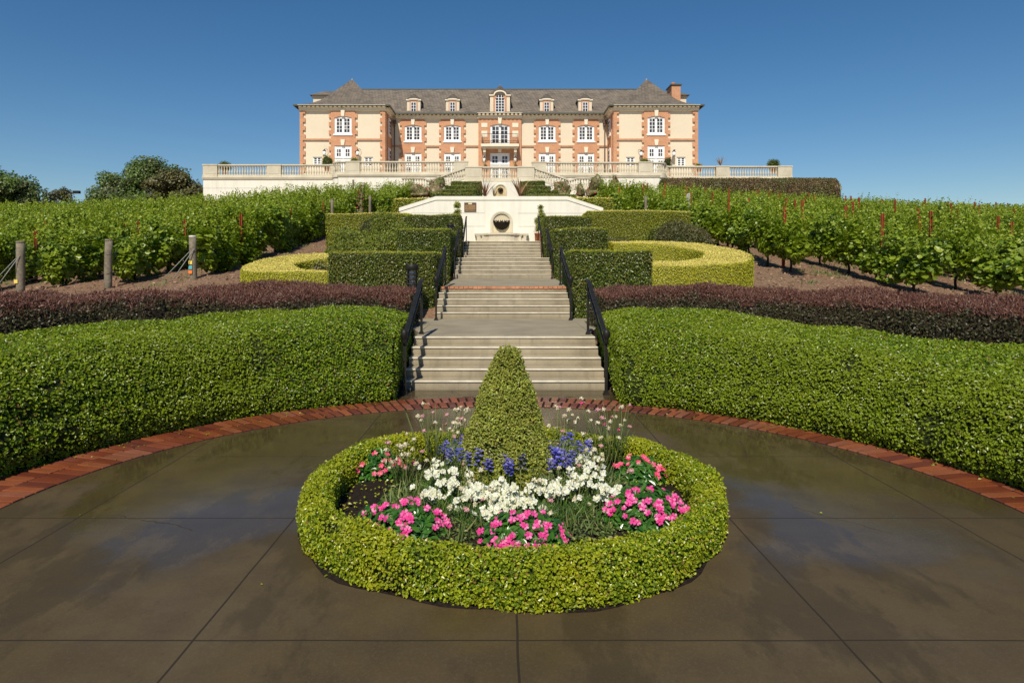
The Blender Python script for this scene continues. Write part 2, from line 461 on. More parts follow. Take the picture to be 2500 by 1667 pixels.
def plaza_mat():
    m, t, p, L = nt("wet_brown_concrete")
    tc = t.nodes.new("ShaderNodeTexCoord")
    sx = t.nodes.new("ShaderNodeSeparateXYZ"); L.new(tc.outputs['Object'], sx.inputs[0])
    def line(axis, off, sp, w):
        wob = math_(t, 'MULTIPLY', math_(t, 'SUBTRACT', noise(t, 1.3, 2), .5), .02)
        v = math_(t, 'ADD', sx.outputs[axis], wob)
        q = math_(t, 'DIVIDE', math_(t, 'SUBTRACT', v, off - 100 * sp), sp)
        fr = math_(t, 'FRACT', math_(t, 'ADD', q, .5))
        ds = math_(t, 'MULTIPLY', math_(t, 'ABSOLUTE', math_(t, 'SUBTRACT', fr, .5)), sp)
        return math_(t, 'LESS_THAN', ds, w)
    j = math_(t, 'MAXIMUM', line(0, .08, 1.525, .0058), line(1, 3.095, 1.525, .0052))
    big = noise(t, .75, 5, .6); med = noise(t, 3.2, 6, .65); fine = noise(t, 55, 3, .7)
    c = ramp(t, big, [(.30, (.060, .042, .017)), (.48, (.079, .056, .024)), (.66, (.090, .066, .036))])
    c = mix(t, c, (.050, .035, .022), math_(t, 'MULTIPLY', ramp(t, med, [(.42, (0, 0, 0)), (.68, (1, 1, 1))]), .55))
    c = mix(t, c, (.16, .135, .085), math_(t, 'MULTIPLY', ramp(t, fine, [(.5, (0, 0, 0)), (.8, (1, 1, 1))]), .22))
    # cracks
    vo = t.nodes.new("ShaderNodeTexVoronoi"); vo.feature = 'DISTANCE_TO_EDGE'; vo.inputs['Scale'].default_value = .42
    nn = t.nodes.new("ShaderNodeTexNoise"); nn.inputs['Scale'].default_value = 2.6; nn.inputs['Detail'].default_value = 6
    L.new(tc.outputs['Object'], nn.inputs['Vector'])
    wv = mix(t, tc.outputs['Object'], nn.outputs['Color'], .18)
    L.new(wv, vo.inputs['Vector'])
    crack = math_(t, 'MULTIPLY', math_(t, 'LESS_THAN', vo.outputs[0], .0012), math_(t, 'GREATER_THAN', noise(t, .5, 2), .58))
    dark = math_(t, 'MAXIMUM', j, math_(t, 'MULTIPLY', crack, .7))
    mp = t.nodes.new("ShaderNodeMapping"); mp.inputs['Scale'].default_value = (1.0, .42, 1); mp.inputs['Rotation'].default_value = (0, 0, .35)
    L.new(tc.outputs['Object'], mp.inputs[0])
    damp = ramp(t, noise(t, 1.25, 8, .66, vec=mp.outputs[0]), [(.50, (0, 0, 0)), (.545, (1, 1, 1))])
    c = mix(t, c, (.044, .031, .014), math_(t, 'MULTIPLY', damp, .55))
    grit = ramp(t, noise(t, 140, 2, .8), [(.60, (0, 0, 0)), (.72, (1, 1, 1))])
    c = mix(t, c, (.21, .175, .11), math_(t, 'MULTIPLY', grit, .35))
    speck = ramp(t, noise(t, 31, 5, .8), [(.30, (1, 1, 1)), (.40, (0, 0, 0))])
    c = mix(t, c, (.028, .020, .012), math_(t, 'MULTIPLY', speck, .5))
    c = mix(t, c, (.022, .016, .010), math_(t, 'MULTIPLY', dark, .92))
    L.new(c, p.inputs['Base Color'])
    # the far half of the disc is wetter
    wet = noise(t, .55, 4, .5)
    wet = math_(t, 'ADD', wet, math_(t, 'MULTIPLY', math_(t, 'SUBTRACT', sx.outputs[1], 4.2), .045))
    r = ramp(t, wet, [(.49, (.60, .60, .60)), (.535, (.30, .30, .30)), (.555, (.17, .17, .17)), (.64, (.08, .08, .08))])
    rr = math_(t, 'ADD', r, math_(t, 'SUBTRACT', math_(t, 'MULTIPLY', med, .16), math_(t, 'MULTIPLY', damp, .10)))
    L.new(math_(t, 'MAXIMUM', rr, math_(t, 'MULTIPLY', dark, .8)), p.inputs['Roughness'])
    p.inputs['Specular IOR Level'].default_value = .29
    h = math_(t, 'SUBTRACT', math_(t, 'MULTIPLY', fine, .12), dark)
    bump(t, p, h, .35, .006)
    return m
M['plaza'] = plaza_mat()

def edging_mat():
    m, t, p, L = nt("red_paver_brick")
    v = attr(t)
    c = ramp(t, v, [(0, (.11, .026, .014)), (.35, (.20, .048, .019)), (.75, (.31, .090, .030)), (1, (.25, .095, .055))])
    c = mix(t, c, (.10, .03, .02), math_(t, 'MULTIPLY', noise(t, 12, 5), .55))
    L.new(c, p.inputs['Base Color'])
    w = noise(t, .9, 4)
    L.new(ramp(t, w, [(.4, (.6, .6, .6)), (.6, (.2, .2, .2))]), p.inputs['Roughness'])
    bump(t, p, noise(t, 60, 3), .3)
    return m
M['edging'] = edging_mat()
M['edging2'] = plain('orange_landing_brick', (.50, .21, .11), .85, .3, nscale=7, var=.3)

def hill_mat():
    m, t, p, L = nt("red_brown_hill_soil")
    a = noise(t, .3, 5, .6); b = noise(t, 12, 5, .7); d = noise(t, 45, 3, .8)
    c = ramp(t, a, [(.35, (.20, .105, .055)), (.55, (.25, .15, .085)), (.72, (.20, .15, .085))])
    c = mix(t, c, (.10, .05, .03), ramp(t, b, [(.42, (0, 0, 0)), (.62, (1, 1, 1))]))
    c = mix(t, c, (.42, .29, .19), math_(t, 'MULTIPLY', ramp(t, d, [(.52, (0, 0, 0)), (.66, (1, 1, 1))]), .7))
    g = noise(t, .8, 5, .6)
    c = mix(t, c, (.10, .12, .035), math_(t, 'MULTIPLY', ramp(t, g, [(.58, (0, 0, 0)), (.70, (1, 1, 1))]), .5))
    L.new(c, p.inputs['Base Color']); p.inputs['Roughness'].default_value = .95
    bump(t, p, b, .8, .05)
    return m
M['hill'] = hill_mat()

def glass_mat():
    m, t, p, L = nt("dark_window_glass")
    n = noise(t, .5, 2)
    L.new(ramp(t, n, [(.35, (.030, .032, .042)), (.65, (.055, .058, .072))]), p.inputs['Base Color'])
    L.new(ramp(t, attr(t), [(0, (.022, .024, .032)), (.6, (.05, .052, .064)), (.85, (.10, .10, .115)), (.97, (.24, .23, .22))]), p.inputs['Base Color'])  # random paler panes paint in reflections, besides curtains
    p.inputs['Roughness'].default_value = .12
    return m
M['glass'] = glass_mat()

# ------------------------------------------------------------------ leaves
def leaf_set(P, N, size, seed, aspect=.55, tilt=.7, shape=6, up=None, fold=.18, sizevar=.3, align=0.0, bias=(-.08, -.35, .45)):
    """P points, N normals -> vertices, quads of small folded leaves and one random value per leaf"""
    r = np.random.default_rng(seed)
    n = len(P)
    nn = N * 1.0 + np.array(bias) + r.normal(size=(n, 3)) * tilt
    nn /= np.linalg.norm(nn, axis=1)[:, None] + 1e-9
    t = r.normal(size=(n, 3))
    if up is not None:
        t = t * (1 - up) + np.array([0, 0, 1.0]) * up * 2.2
    if align:
        t = t + N * align
    t -= (t * nn).sum(1)[:, None] * nn
    t /= np.linalg.norm(t, axis=1)[:, None] + 1e-9
    b = np.cross(nn, t)
    s = (size * (1 + r.uniform(-sizevar, sizevar, n)))[:, None]
    w = s * aspect * .5
    v = r.random(n)
    if shape == 6:
        f = fold * s
        V = np.stack([P, P + t * s * .33 + b * w + nn * f, P + t * s * .72 + b * w * .8 + nn * f, P + t * s,
                      P + t * s * .72 - b * w * .8 + nn * f, P + t * s * .33 - b * w + nn * f], 1).reshape(-1, 3)
        base = np.arange(n)[:, None] * 6
        Q = np.concatenate([base + np.array([[0, 1, 2, 3]]), base + np.array([[0, 3, 4, 5]])], 1).reshape(-1, 4)
        A = np.repeat(v, 6)
    else:
        V = np.stack([P, P + t * s * .5 + b * w, P + t * s, P + t * s * .5 - b * w], 1).reshape(-1, 3)
        Q = np.arange(n * 4).reshape(-1, 4)
        A = np.repeat(v, 4)
    return V, Q, A

def mesh_parts(name, parts, mats, parent=None, loc=(0, 0, 0)):
    """parts: (V, Q, A, material index, smooth) of quads, all in one mesh"""
    Vs, Qs, As, Ms, Ss, b = [], [], [], [], [], 0
    for V, Q, A, mi, sm in parts:
        if len(V) == 0: continue
        Vs.append(V); Qs.append(Q + b); As.append(A); Ms.append(np.full(len(Q), mi)); Ss.append(np.full(len(Q), sm))
        b += len(V)
    V = np.concatenate(Vs); Q = np.concatenate(Qs)
    me = raw_mesh(name, V, Q.ravel(), np.full(len(Q), 4), mats, np.concatenate(Ms), np.concatenate(As), np.concatenate(Ss))
    return link(name, me, parent, loc)

def body_normals(V, Q):
    a, b, c, d = V[Q[:, 0]], V[Q[:, 1]], V[Q[:, 2]], V[Q[:, 3]]
    fn = np.cross(c - a, d - b)
    cen = (a + b + c + d) / 4
    if (fn * (cen - V.mean(0))).sum() < 0:
        Q = Q[:, ::-1].copy(); fn = -fn
    vn = np.zeros_like(V)
    for k in range(4):
        np.add.at(vn, Q[:, k], fn)
    vn /= np.linalg.norm(vn, axis=1)[:, None] + 1e-9
    return Q, fn, vn

def sample(V, Q, fn, n, seed):
    r = np.random.default_rng(seed)
    area = np.linalg.norm(fn, axis=1) * .5
    idx = r.choice(len(Q), size=n, p=area / area.sum())
    u, w = r.random(n)[:, None], r.random(n)[:, None]
    a, b, c, d = (V[Q[idx, k]] for k in range(4))
    P = (a * (1 - u) + b * u) * (1 - w) + (d * (1 - u) + c * u) * w
    N = fn[idx] / (np.linalg.norm(fn[idx], axis=1)[:, None] + 1e-9)
    return P, N, area.sum()

def profile(ns=8, ntop=10, rv=.12, rw=.2, lean=0.0, rv2=None):
    """cross-section of a hedge: (across 0..1, height 0..1)"""
    pts = []
    rv2 = rv if rv2 is None else rv2
    for i in range(ns): pts.append((lean * math.sin(PI * i / ns), (1 - rw) * i / ns))
    for i in range(6):
        t = PI / 2 * i / 5
        pts.append((rv * (1 - math.cos(t)), 1 - rw + rw * math.sin(t)))
    for i in range(1, ntop): pts.append((rv + (1 - rv - rv2) * i / ntop, 1.0))
    for i in range(6):
        t = PI / 2 * (1 - i / 5)
        pts.append((1 - rv2 * (1 - math.cos(t)), 1 - rw + rw * math.sin(t)))
    for i in range(ns - 1, -1, -1): pts.append((1 - lean * math.sin(PI * i / ns), (1 - rw) * i / ns))
    return np.array(pts)

def sweep(inner, outer, zb, zt, prof, caps=True, closed=False):
    """inner, outer: (n,2) plan polylines; zb, zt functions of x, y arrays"""
    n, m = len(inner), len(prof)
    xy = inner[:, None, :] * (1 - prof[None, :, 0:1]) + outer[:, None, :] * prof[None, :, 0:1]
    X, Y = xy[..., 0], xy[..., 1]
    z0, z1 = zb(X, Y) * np.ones_like(X), zt(X, Y) * np.ones_like(X)
    Z = z0 + (z1 - z0) * prof[None, :, 1]
    V = [np.stack([X, Y, Z], -1).reshape(-1, 3)]
    i = np.arange(n if closed else n - 1)[:, None]; j = np.arange(m - 1)[None, :]
    i2 = (i + 1) % n
    Q = [np.stack([i * m + j, i2 * m + j, i2 * m + j + 1, i * m + j + 1], -1).reshape(-1, 4)]
    b = n * m
    if caps and not closed:
        for e, flip in ((0, False), (n - 1, True)):
            ring = V[0][e * m:(e + 1) * m]
            c = np.array([ring[:, 0].mean(), ring[:, 1].mean(), ring[:, 2].min() + (ring[:, 2].max() - ring[:, 2].min()) * .4])
            K = 7
            rings = [ring * (1 - k / K) + c * (k / K) for k in range(K + 1)]
            V.append(np.concatenate(rings))
            jj = np.arange(m - 1)
            for k in range(K):
                q = np.stack([b + k * m + jj, b + k * m + jj + 1, b + (k + 1) * m + jj + 1, b + (k + 1) * m + jj], -1)
                Q.append(q[:, ::-1] if flip else q)
            b += (K + 1) * m
    V = np.concatenate(V); Q = np.concatenate(Q)
    a = V[Q]
    s = np.einsum('ij,ij->i', a[:, 0] - V.mean(0), np.cross(a[:, 2] - a[:, 0], a[:, 3] - a[:, 1])).sum()
    if s < 0: Q = Q[:, ::-1].copy()
    return V, Q

def leafy(name, V, Q, mats, dens, size, seed, lumps=((3, .03), (9, .015)), parent=None, loc=(0, 0, 0), tilt=.7, aspect=.6,
          shape=6, out=.012, top_mat=None, top_nz=.75, up=None, zlo=None, extra=None, align=0.0, gaps=0.0, fold=.18, topz=None):
    """a clipped hedge body (material 0) with its leaves (material 1, upward faces material 2 when top_mat)"""
    Q, fn, vn = body_normals(V, Q)
    for k, (f, a) in enumerate(lumps):
        V = V + vn * lump(V, seed + k, f, a)[:, None]
    Q, fn, vn = body_normals(V, Q)
    area = (np.linalg.norm(fn, axis=1) * .5).sum()
    P, N, _ = sample(V, Q, fn, int(area * dens), seed + 5)
    r = np.random.default_rng(seed + 9)
    P = P + N * (r.random(len(P))[:, None] - .35) * out * 2
    if gaps:
        g = lump(P, seed + 31, 7.0, 1.0) + lump(P, seed + 33, 17.0, .6)
        keep = g < np.quantile(g, 1 - gaps)
        keep |= r.random(len(P)) < .35
        P, N = P[keep], N[keep]
    parts = [(V - vn * out * .8, Q, r.random(len(V)), 0, True)]
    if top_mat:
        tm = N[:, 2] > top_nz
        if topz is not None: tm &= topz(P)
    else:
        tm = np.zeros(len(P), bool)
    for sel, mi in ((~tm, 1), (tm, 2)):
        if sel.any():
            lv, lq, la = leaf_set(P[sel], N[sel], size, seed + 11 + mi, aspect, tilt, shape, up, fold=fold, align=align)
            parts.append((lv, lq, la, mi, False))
    if extra: parts += extra(V, Q, fn)
    return mesh_parts(name, parts, mats, parent, loc)

# ------------------------------------------------------------------ terrain
AX = 0.07                                   # axis of the stairs
PC = (0.05, 4.69)                           # centre of the round plaza
FLIGHTS = [(9.56, 0.0, 5, .130, 1.48), (14.40, .675, 5, .134, 1.50), (20.5, 1.471, 5, .1325, 1.53), (27.0, 2.20, 6, .130, 1.60)]
TREAD = .29
STY = [8.0, 9.5, 10.72, 14.4, 15.56, 20.5, 21.66, 27.0, 28.45, 31.5, 31.9, 33]
STZ = [0, 0, .65, .675, 1.345, 1.471, 2.134, 2.2, 2.98, 3.0, 4.0, 5.0]
BY = [-100, 9.5, 14.5, 19, 33, 45, 60, 75, 110, 400, 1500]
BZ = [-.03, -.02, .75, 1.5, 3.6, 5.75, 8.15, 8.4, 7.4, -6, -60]

def terrain(X, Y):
    X = np.asarray(X, float); Y = np.asarray(Y, float)
    hill = np.interp(Y, BY, BZ) * np.where(Y > 14, 1 - .33 * (1 - np.exp(-(X / 25.0) ** 2)) * smooth01(14, 40, Y), 1)
    hill = hill - .075 * np.clip(np.abs(X) - 8.6, 0, 9) * smooth01(13, 17, Y) * (1 - smooth01(22, 42, Y))
    r = np.hypot(X - PC[0], Y - PC[1])
    hill = np.maximum(hill, .62 * smooth01(4.5, 9.2, r) * smooth01(-2, 4, Y) - .03)
    st = np.interp(Y, STY, STZ)
    w = smooth01(1.75, 2.9, np.abs(X - AX))
    cor = (Y > 9) & (Y < 34)
    h2 = w * hill + (1 - w) * (st - .22)
    fore = (Y > 28.5) & (Y < 32.2)          # level forecourt in front of the fountain wall
    f = np.where(fore, smooth01(4.2, 6.0, np.abs(X - AX)), 1)
    h2 = np.where(fore, f * hill + (1 - f) * (2.8), h2)
    return np.where(cor, h2, hill)

def T(x, y):
    return float(terrain(x, y))

def build_terrain():
    xs = np.concatenate([-np.geomspace(14, 1200, 60)[::-1], np.arange(-13.6, 13.7, .34), np.geomspace(14, 1200, 60)])
    ys = np.concatenate([-np.geomspace(1, 400, 14)[::-1], np.arange(0, 34, .3), np.arange(34.5, 80, 1.0), np.geomspace(82, 1500, 24)])
    X, Y = np.meshgrid(xs, ys, indexing='ij')
    Z = terrain(X, Y)
    P = np.stack([X, Y, Z], -1).reshape(-1, 3)
    amp = np.where((P[:, 1] > 13) & (np.abs(P[:, 0]) > 2.9), .035, 0)
    P[:, 2] += lump(P, 3, 2.2, 1.0) * amp
    ny = len(ys)
    i = np.arange(len(xs) - 1)[:, None]; j = np.arange(ny - 1)[None, :]
    Q = np.stack([i * ny + j, (i + 1) * ny + j, (i + 1) * ny + j + 1, i * ny + j + 1], -1).reshape(-1, 4)
    me = raw_mesh("hillside_ground", P, Q.ravel(), np.full(len(Q), 4), M['hill'], smooth=True)
    tag(link("hillside_ground", me), kind='structure')
build_terrain()

# ------------------------------------------------------------------ round plaza, brick edging
def disc_sheet(name, mat, R, z, hole=None, rect=None, n=96):
    bm = bmesh.new()
    c = PC
    vs = []
    for k in range(n + 1):
        t = PI * k / n
        vs.append(bm.verts.new((c[0] + R * math.cos(t), c[1] + R * math.sin(t), z)))
    for x, y in ((c[0] - R, -8.0), (c[0] + R, -8.0)):
        vs.append(bm.verts.new((x, y, z)))
    bm.faces.new(vs)
    me = bpy.data.meshes.new(name); bm.to_mesh(me); bm.free()
    me.materials.append(mat)
    return tag(link(name, me), kind='structure')
disc_sheet("plaza_pavement", M['plaza'], 3.69, 0.0)

mb = MB()
mb.box(AX - 1.75, AX + 1.75, 8.55, 9.56, -.1, -.002)
tag(mb.build("path_apron", M['plaza']), kind='structure')

def brick_edging():
    mb = MB()
    random.seed(3)
    def brick(p):     # four plan corners
        z = .012 + random.uniform(-.003, .003)
        cx = sum(q[0] for q in p) / 4; cy = sum(q[1] for q in p) / 4
        top = [(cx + (x - cx) * .93, cy + (y - cy) * .97) for x, y in p]
        vs = [(x, y, -.05) for x, y in p] + [(x, y, z - .006) for x, y in p] + [(x, y, z) for x, y in top]
        fs = [(8, 9, 10, 11)]
        for a in (0, 4):
            fs += [(a + i, a + (i + 1) % 4, a + 4 + (i + 1) % 4, a + 4 + i) for i in range(4)]
        mb.add(vs, fs, 0, random.random())
    for row, (r0, r1) in enumerate(((3.70, 3.995), (4.005, 4.30))):
        n = int(PI * r0 / .108); off = .5 * row
        for k in range(n):
            t0 = PI * (k + off + .02) / n + .003; t1 = PI * (k + off + 1) / n - .003
            f = lambda r, t: (PC[0] + r * math.cos(t), PC[1] + r * math.sin(t))
            brick([f(r0, t0), f(r1, t0), f(r1, t1), f(r0, t1)])
        for sgn in (-1, 1):
            y = PC[1] - .004 - off * .05
            while y > -7:
                xa, xb = PC[0] + sgn * r0, PC[0] + sgn * r1
                q = [(xa, y - .103), (xb, y - .103), (xb, y), (xa, y)]
                brick(q if sgn > 0 else q[::-1]); y -= .11
    o = mb.build("brick_edging_path", M['edging'])
    tag(o, kind='structure')
    # mortar bed below the bricks
    bm = MB(); n = 90
    for k in range(n):
        t0, t1 = PI * k / n, PI * (k + 1) / n
        f = lambda r, t, z: (PC[0] + r * math.cos(t), PC[1] + r * math.sin(t), z)
        bm.add([f(3.69, t0, .001), f(4.31, t0, .001), f(4.31, t1, .001), f(3.69, t1, .001)], [(0, 1, 2, 3)])
    for sgn in (-1, 1):
        xa, xb = sorted((PC[0] + sgn * 3.69, PC[0] + sgn * 4.31))
        bm.add([(xa, -8, .001), (xb, -8, .001), (xb, PC[1], .001), (xa, PC[1], .001)], [(0, 1, 2, 3)])
    tag(bm.build("brick_mortar_pavement", M['mulch']), kind='structure')
brick_edging()

# ------------------------------------------------------------------ stair flights and landings
FL_LABEL = ["bottom flight of five concrete steps rising from the wet plaza", "second flight of steps edged with a row of red bricks on top",
            "third flight of grey steps between the second pair of box hedges", "topmost flight of grey steps just below the wall fountain"]
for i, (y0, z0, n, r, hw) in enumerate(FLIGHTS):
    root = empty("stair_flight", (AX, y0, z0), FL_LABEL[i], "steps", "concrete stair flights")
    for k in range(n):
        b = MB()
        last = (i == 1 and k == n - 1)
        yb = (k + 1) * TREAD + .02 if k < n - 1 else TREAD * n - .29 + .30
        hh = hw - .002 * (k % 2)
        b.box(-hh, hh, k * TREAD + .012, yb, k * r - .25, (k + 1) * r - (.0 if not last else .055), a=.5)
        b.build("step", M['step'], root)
        if last:
            bb = MB(); nb = 27
            for q in range(nb):
                w = 2 * hw / nb
                bb.box(-hw + q * w + .006, -hw + (q + 1) * w - .006, k * TREAD - .01, k * TREAD + .20, (k + 1) * r - .053 + random.uniform(-.002, .002), (k + 1) * r + .003, a=random.random())
            bb.build("brick_nosing", M['edging2'], root)
        else:
            s = MB()
            s.box(-hw - .004, hw + .004, k * TREAD - .006, k * TREAD + .03, (k + 1) * r - .016, (k + 1) * r + .004, a=.5)
            s.build("nosing", M['nosing'], root)

def slab(name, x0, x1, ya, yb, za, zb, mat, th=.3, jx=None):
    b = MB()
    f = lambda x, y: za + (zb - za) * (y - ya) / (yb - ya)
    b.prism([(x0, ya), (x1, ya), (x1, yb), (x0, yb)], lambda x, y: f(x, y) - th, f)
    return tag(b.build(name, mat), kind='structure')
slab("landing_path", AX - 1.47, AX + 1.47, 11.02, 14.41, .653, .672, M['landing'])
mb = MB(); mb.prism([(AX - 1.85, 12.7), (AX - 1.471, 11.3), (AX - 1.471, 14.6), (AX - 1.85, 14.6)], .3, .668)
mb.prism([(AX + 1.471, 11.3), (AX + 1.85, 12.7), (AX + 1.85, 14.6), (AX + 1.471, 14.6)], .3, .668)
tag(mb.build("landing_side_pavement", M['landing']), kind='structure')
slab("landing_path", AX - 1.47, AX + 1.62, 15.86, 20.51, 1.348, 1.468, M['landing'])
slab("landing_path", AX - 1.53, AX + 1.53, 21.97, 27.01, 2.137, 2.197, M['landing'])
slab("forecourt_pavement", AX - 4.0, AX + 4.0, 28.75, 31.6, 2.981, 3.0, M['landing'])
for sx in (-1, 1):
    slab("gravel_strip_path", AX + min(sx * 1.86, sx * 3.2), AX + max(sx * 1.86, sx * 3.2), 11.5, 14.35, .62, .66, M['gravel'])

# ------------------------------------------------------------------ hedges
HM = [M['inner'], M['box_leaf'], M['box_leaf']]

def arc(r, t0, t1, n, c=PC):
    t = np.radians(np.linspace(t0, t1, n))       # angle from +y towards +x
    return np.stack([c[0] + r * np.sin(t), c[1] + r * np.cos(t)], 1)

def cut_arc(r0, r1, x, side, t1, n):
    """annulus between r0 and r1 whose inner end is the vertical plane |X - AX| = x"""
    a0 = math.degrees(math.asin((x + side * (AX - PC[0])) / r0)); a1 = math.degrees(math.asin((x + side * (AX - PC[0])) / r1))
    u = np.linspace(0, 1, n)
    ta, tb = np.radians(a0 + (t1 - a0) * u), np.radians(a1 + (t1 - a1) * u)
    f = lambda r, t: np.stack([PC[0] + side * r * np.sin(t), PC[1] + r * np.cos(t)], 1)
    return f(r0, ta), f(r1, tb)

def rad(X, Y): return np.hypot(X - PC[0], Y - PC[1])

# large curved green hedges round the plaza
for side, lab, sd_, drop in ((-1, "large glossy green clipped hedge curving round the plaza to the left of the steps", 11, 0.0),
                             (1, "large glossy green clipped hedge curving round the plaza to the right of the steps", 23, -.07)):
    a, b = cut_arc(4.34 if side < 0 else 4.12, 6.35, 1.53, side, 108, 90)
    V, Q = sweep(a, b, lambda X, Y: np.minimum(terrain(X, Y), .3) * .5 - .02,
                 lambda X, Y: 1.06 - (.16 if side < 0 else .30) * smooth01(1.5, 6.5, np.abs(X)) + .11 * (rad(X, Y) - 5.3) + .02 * np.sin(X * 2.3) - .13 * (1 - smooth01(1.5, 2.05, np.abs(X - AX))),
                 profile(9, 18, .27, .48, -.045, .06))
    o = leafy("curved_hedge", V, Q, HM, 4600, .0285, sd_, lumps=((1.6, .018), (5, .018), (14, .012)), tilt=.7, aspect=.62, out=.020, gaps=.07)
    tag(o, lab, "hedge", "curved green hedges round the plaza")

# purple barberry hedges behind them
def purple_extra(seed, zc):
    def f(V, Q, fn):
        P, N, area = sample(V, Q, fn, 90000, seed)
        up = P[:, 2] > zc(P) - .12
        r = np.random.default_rng(seed)
        up &= (N[:, 2] > .45) | (r.random(len(P)) < .15)
        P = P[up]; n = len(P)
        P = P + r.normal(size=(n, 3)) * .02
        lv, lq, la = leaf_set(P, np.tile([0, -1.0, .2], (n, 1)), .060, seed, .12, .8, 4, up=.5, sizevar=.5)
        return [(lv, lq, la, 2, False)]
    return f
for side, lab, sd_, z0, dz in ((-1, "low purple-brown barberry hedge with feathery shoots left of the steps", 31, 1.40, -.012),
                               (1, "low purple-brown barberry hedge with feathery shoots right of the steps", 41, 1.40, -.016)):
    a, b = cut_arc(6.75, 8.65, 1.72, side, 84, 80)
    zt = lambda X, Y, z0=z0, dz=dz: -.04 +  z0 + dz * np.maximum(np.abs(X) - 3, 0) + .05 * (rad(X, Y) - 7.7) - .08 * smooth01(2.2, 1.6, np.abs(X))
    V, Q = sweep(a, b, lambda X, Y: terrain(X, Y) - .05, zt, profile(8, 16, .16, .4, -.02))
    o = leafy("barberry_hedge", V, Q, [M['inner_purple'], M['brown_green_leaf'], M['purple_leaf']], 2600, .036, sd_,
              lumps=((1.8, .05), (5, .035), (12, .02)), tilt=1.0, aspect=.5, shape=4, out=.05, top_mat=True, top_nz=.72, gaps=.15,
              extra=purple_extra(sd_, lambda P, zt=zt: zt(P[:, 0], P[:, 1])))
    tag(o, lab, "hedge", "purple barberry hedges")

# box hedges beside the stairs
def box_hedge(name, x0, x1, y0, y1, zt, zb, lab, seed, mats, group="clipped box hedges beside the stairs", dens=1500, size=.042, slope=0.0, rv=.05, rw=.06, round_=.0, nz=.8, bow=0.0):
    n = 14
    u = np.linspace(0, 1, n)
    xa = x0 + (x1 - x0) * u
    bw = bow * np.sin(PI * u)
    a = np.stack([xa, np.full(n, y0) - bw], 1); b = np.stack([xa, np.full(n, y1)], 1)
    fb = (lambda X, Y: terrain(X, Y) - .1) if zb is None else (lambda X, Y: zb + 0 * X)
    V, Q = sweep(a, b, fb, lambda X, Y: zt + slope * (Y - y0), profile(10, 10, rv, rw, 0))
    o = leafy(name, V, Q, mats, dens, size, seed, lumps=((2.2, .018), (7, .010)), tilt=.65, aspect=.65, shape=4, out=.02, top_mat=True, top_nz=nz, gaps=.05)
    return tag(o, lab, "hedge", group)
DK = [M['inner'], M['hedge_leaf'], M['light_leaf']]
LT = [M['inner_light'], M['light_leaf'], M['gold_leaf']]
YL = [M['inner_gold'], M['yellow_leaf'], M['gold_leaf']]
box_hedge("box_hedge", -3.95, -1.52, 15.1, 17.4, 2.14, .3, "dark green box hedge left of the second flight behind the slatted path light", 51, DK, dens=1900, size=.038, bow=.12)
box_hedge("box_hedge", 1.62, 3.34, 14.55, 17.2, 2.16, .3, "dark green box hedge right of the second flight behind the gravel strip", 52, DK, dens=1900, size=.038)
box_hedge("box_hedge", -3.20, -1.58, 20.4, 23.2, 3.00, 1.1, "middle box hedge left of the third flight with flat clipped top", 53, DK)
box_hedge("box_hedge", 1.68, 3.32, 20.4, 23.2, 3.02, 1.1, "middle box hedge right of the third flight with flat clipped top", 54, DK)
box_hedge("box_hedge", -3.95, -1.66, 26.6, 28.9, 3.96, 1.6, "uppermost left box hedge beside the topmost stair flight", 55, DK)
box_hedge("box_hedge", 1.80, 3.68, 26.6, 28.9, 3.90, 1.6, "uppermost right box hedge beside the topmost stair flight", 56, DK)
box_hedge("box_hedge", -7.25, -3.75, 27.3, 29.0, 4.06, 2.4, "long yellow-green clipped hedge behind the junipers on the left bank", 57, LT, "long yellow-green clipped hedges on the banks", bow=.4)
box_hedge("box_hedge", 3.62, 7.90, 27.3, 29.0, 4.16, 2.4, "long yellow-green clipped hedge behind the bushes on the right bank", 58, LT, "long yellow-green clipped hedges on the banks", bow=.4)
box_hedge("box_hedge", -5.55, -2.9, 34.0, 38.5, 5.42, 4.0, "yellow-green hedge behind the left end of the white fountain wall", 59, LT, "hedges behind the fountain wall", slope=.06, dens=500, size=.08)
box_hedge("box_hedge", 3.0, 5.80, 34.0, 38.5, 5.46, 4.0, "yellow-green hedge behind the right end of the white fountain wall", 60, LT, "hedges behind the fountain wall", slope=.06, dens=500, size=.08)
# four tiers on each side above the fountain wall
ORD = ["lowest", "second lowest", "second highest", "highest"]
for sgn, word in ((-1, "left"), (1, "right")):
    rows = [(1052, 1150, 471.5, 39.5), (1081, 1163, 462.7, 43.5), (1085.7, 1168, 452.3, 48), (1101.8, 1174.8, 443.4, 52)] if sgn < 0 else \
           [(1293, 1407, 475.0, 39.5), (1293, 1363, 464.0, 43.5), (1283, 1344, 454.0, 48), (1270, 1329.8, 442.3, 52)]
    for k, (xa, xb, y, Y) in enumerate(rows):
        p0, p1 = S(xa, y, Y), S(xb, y, Y)
        box_hedge("tiered_hedge", p0.x, p1.x, Y, Y + 1.6, p0.z, T(0, Y) - .6, f"{ORD[k]} of the four stepped dark hedges on the {word} above the fountain wall",
                  61 + k + 10 * (sgn > 0), [M['inner'], M['hedge_leaf'], M['light_leaf']], "stepped hedges above the fountain wall", dens=850, size=.06)

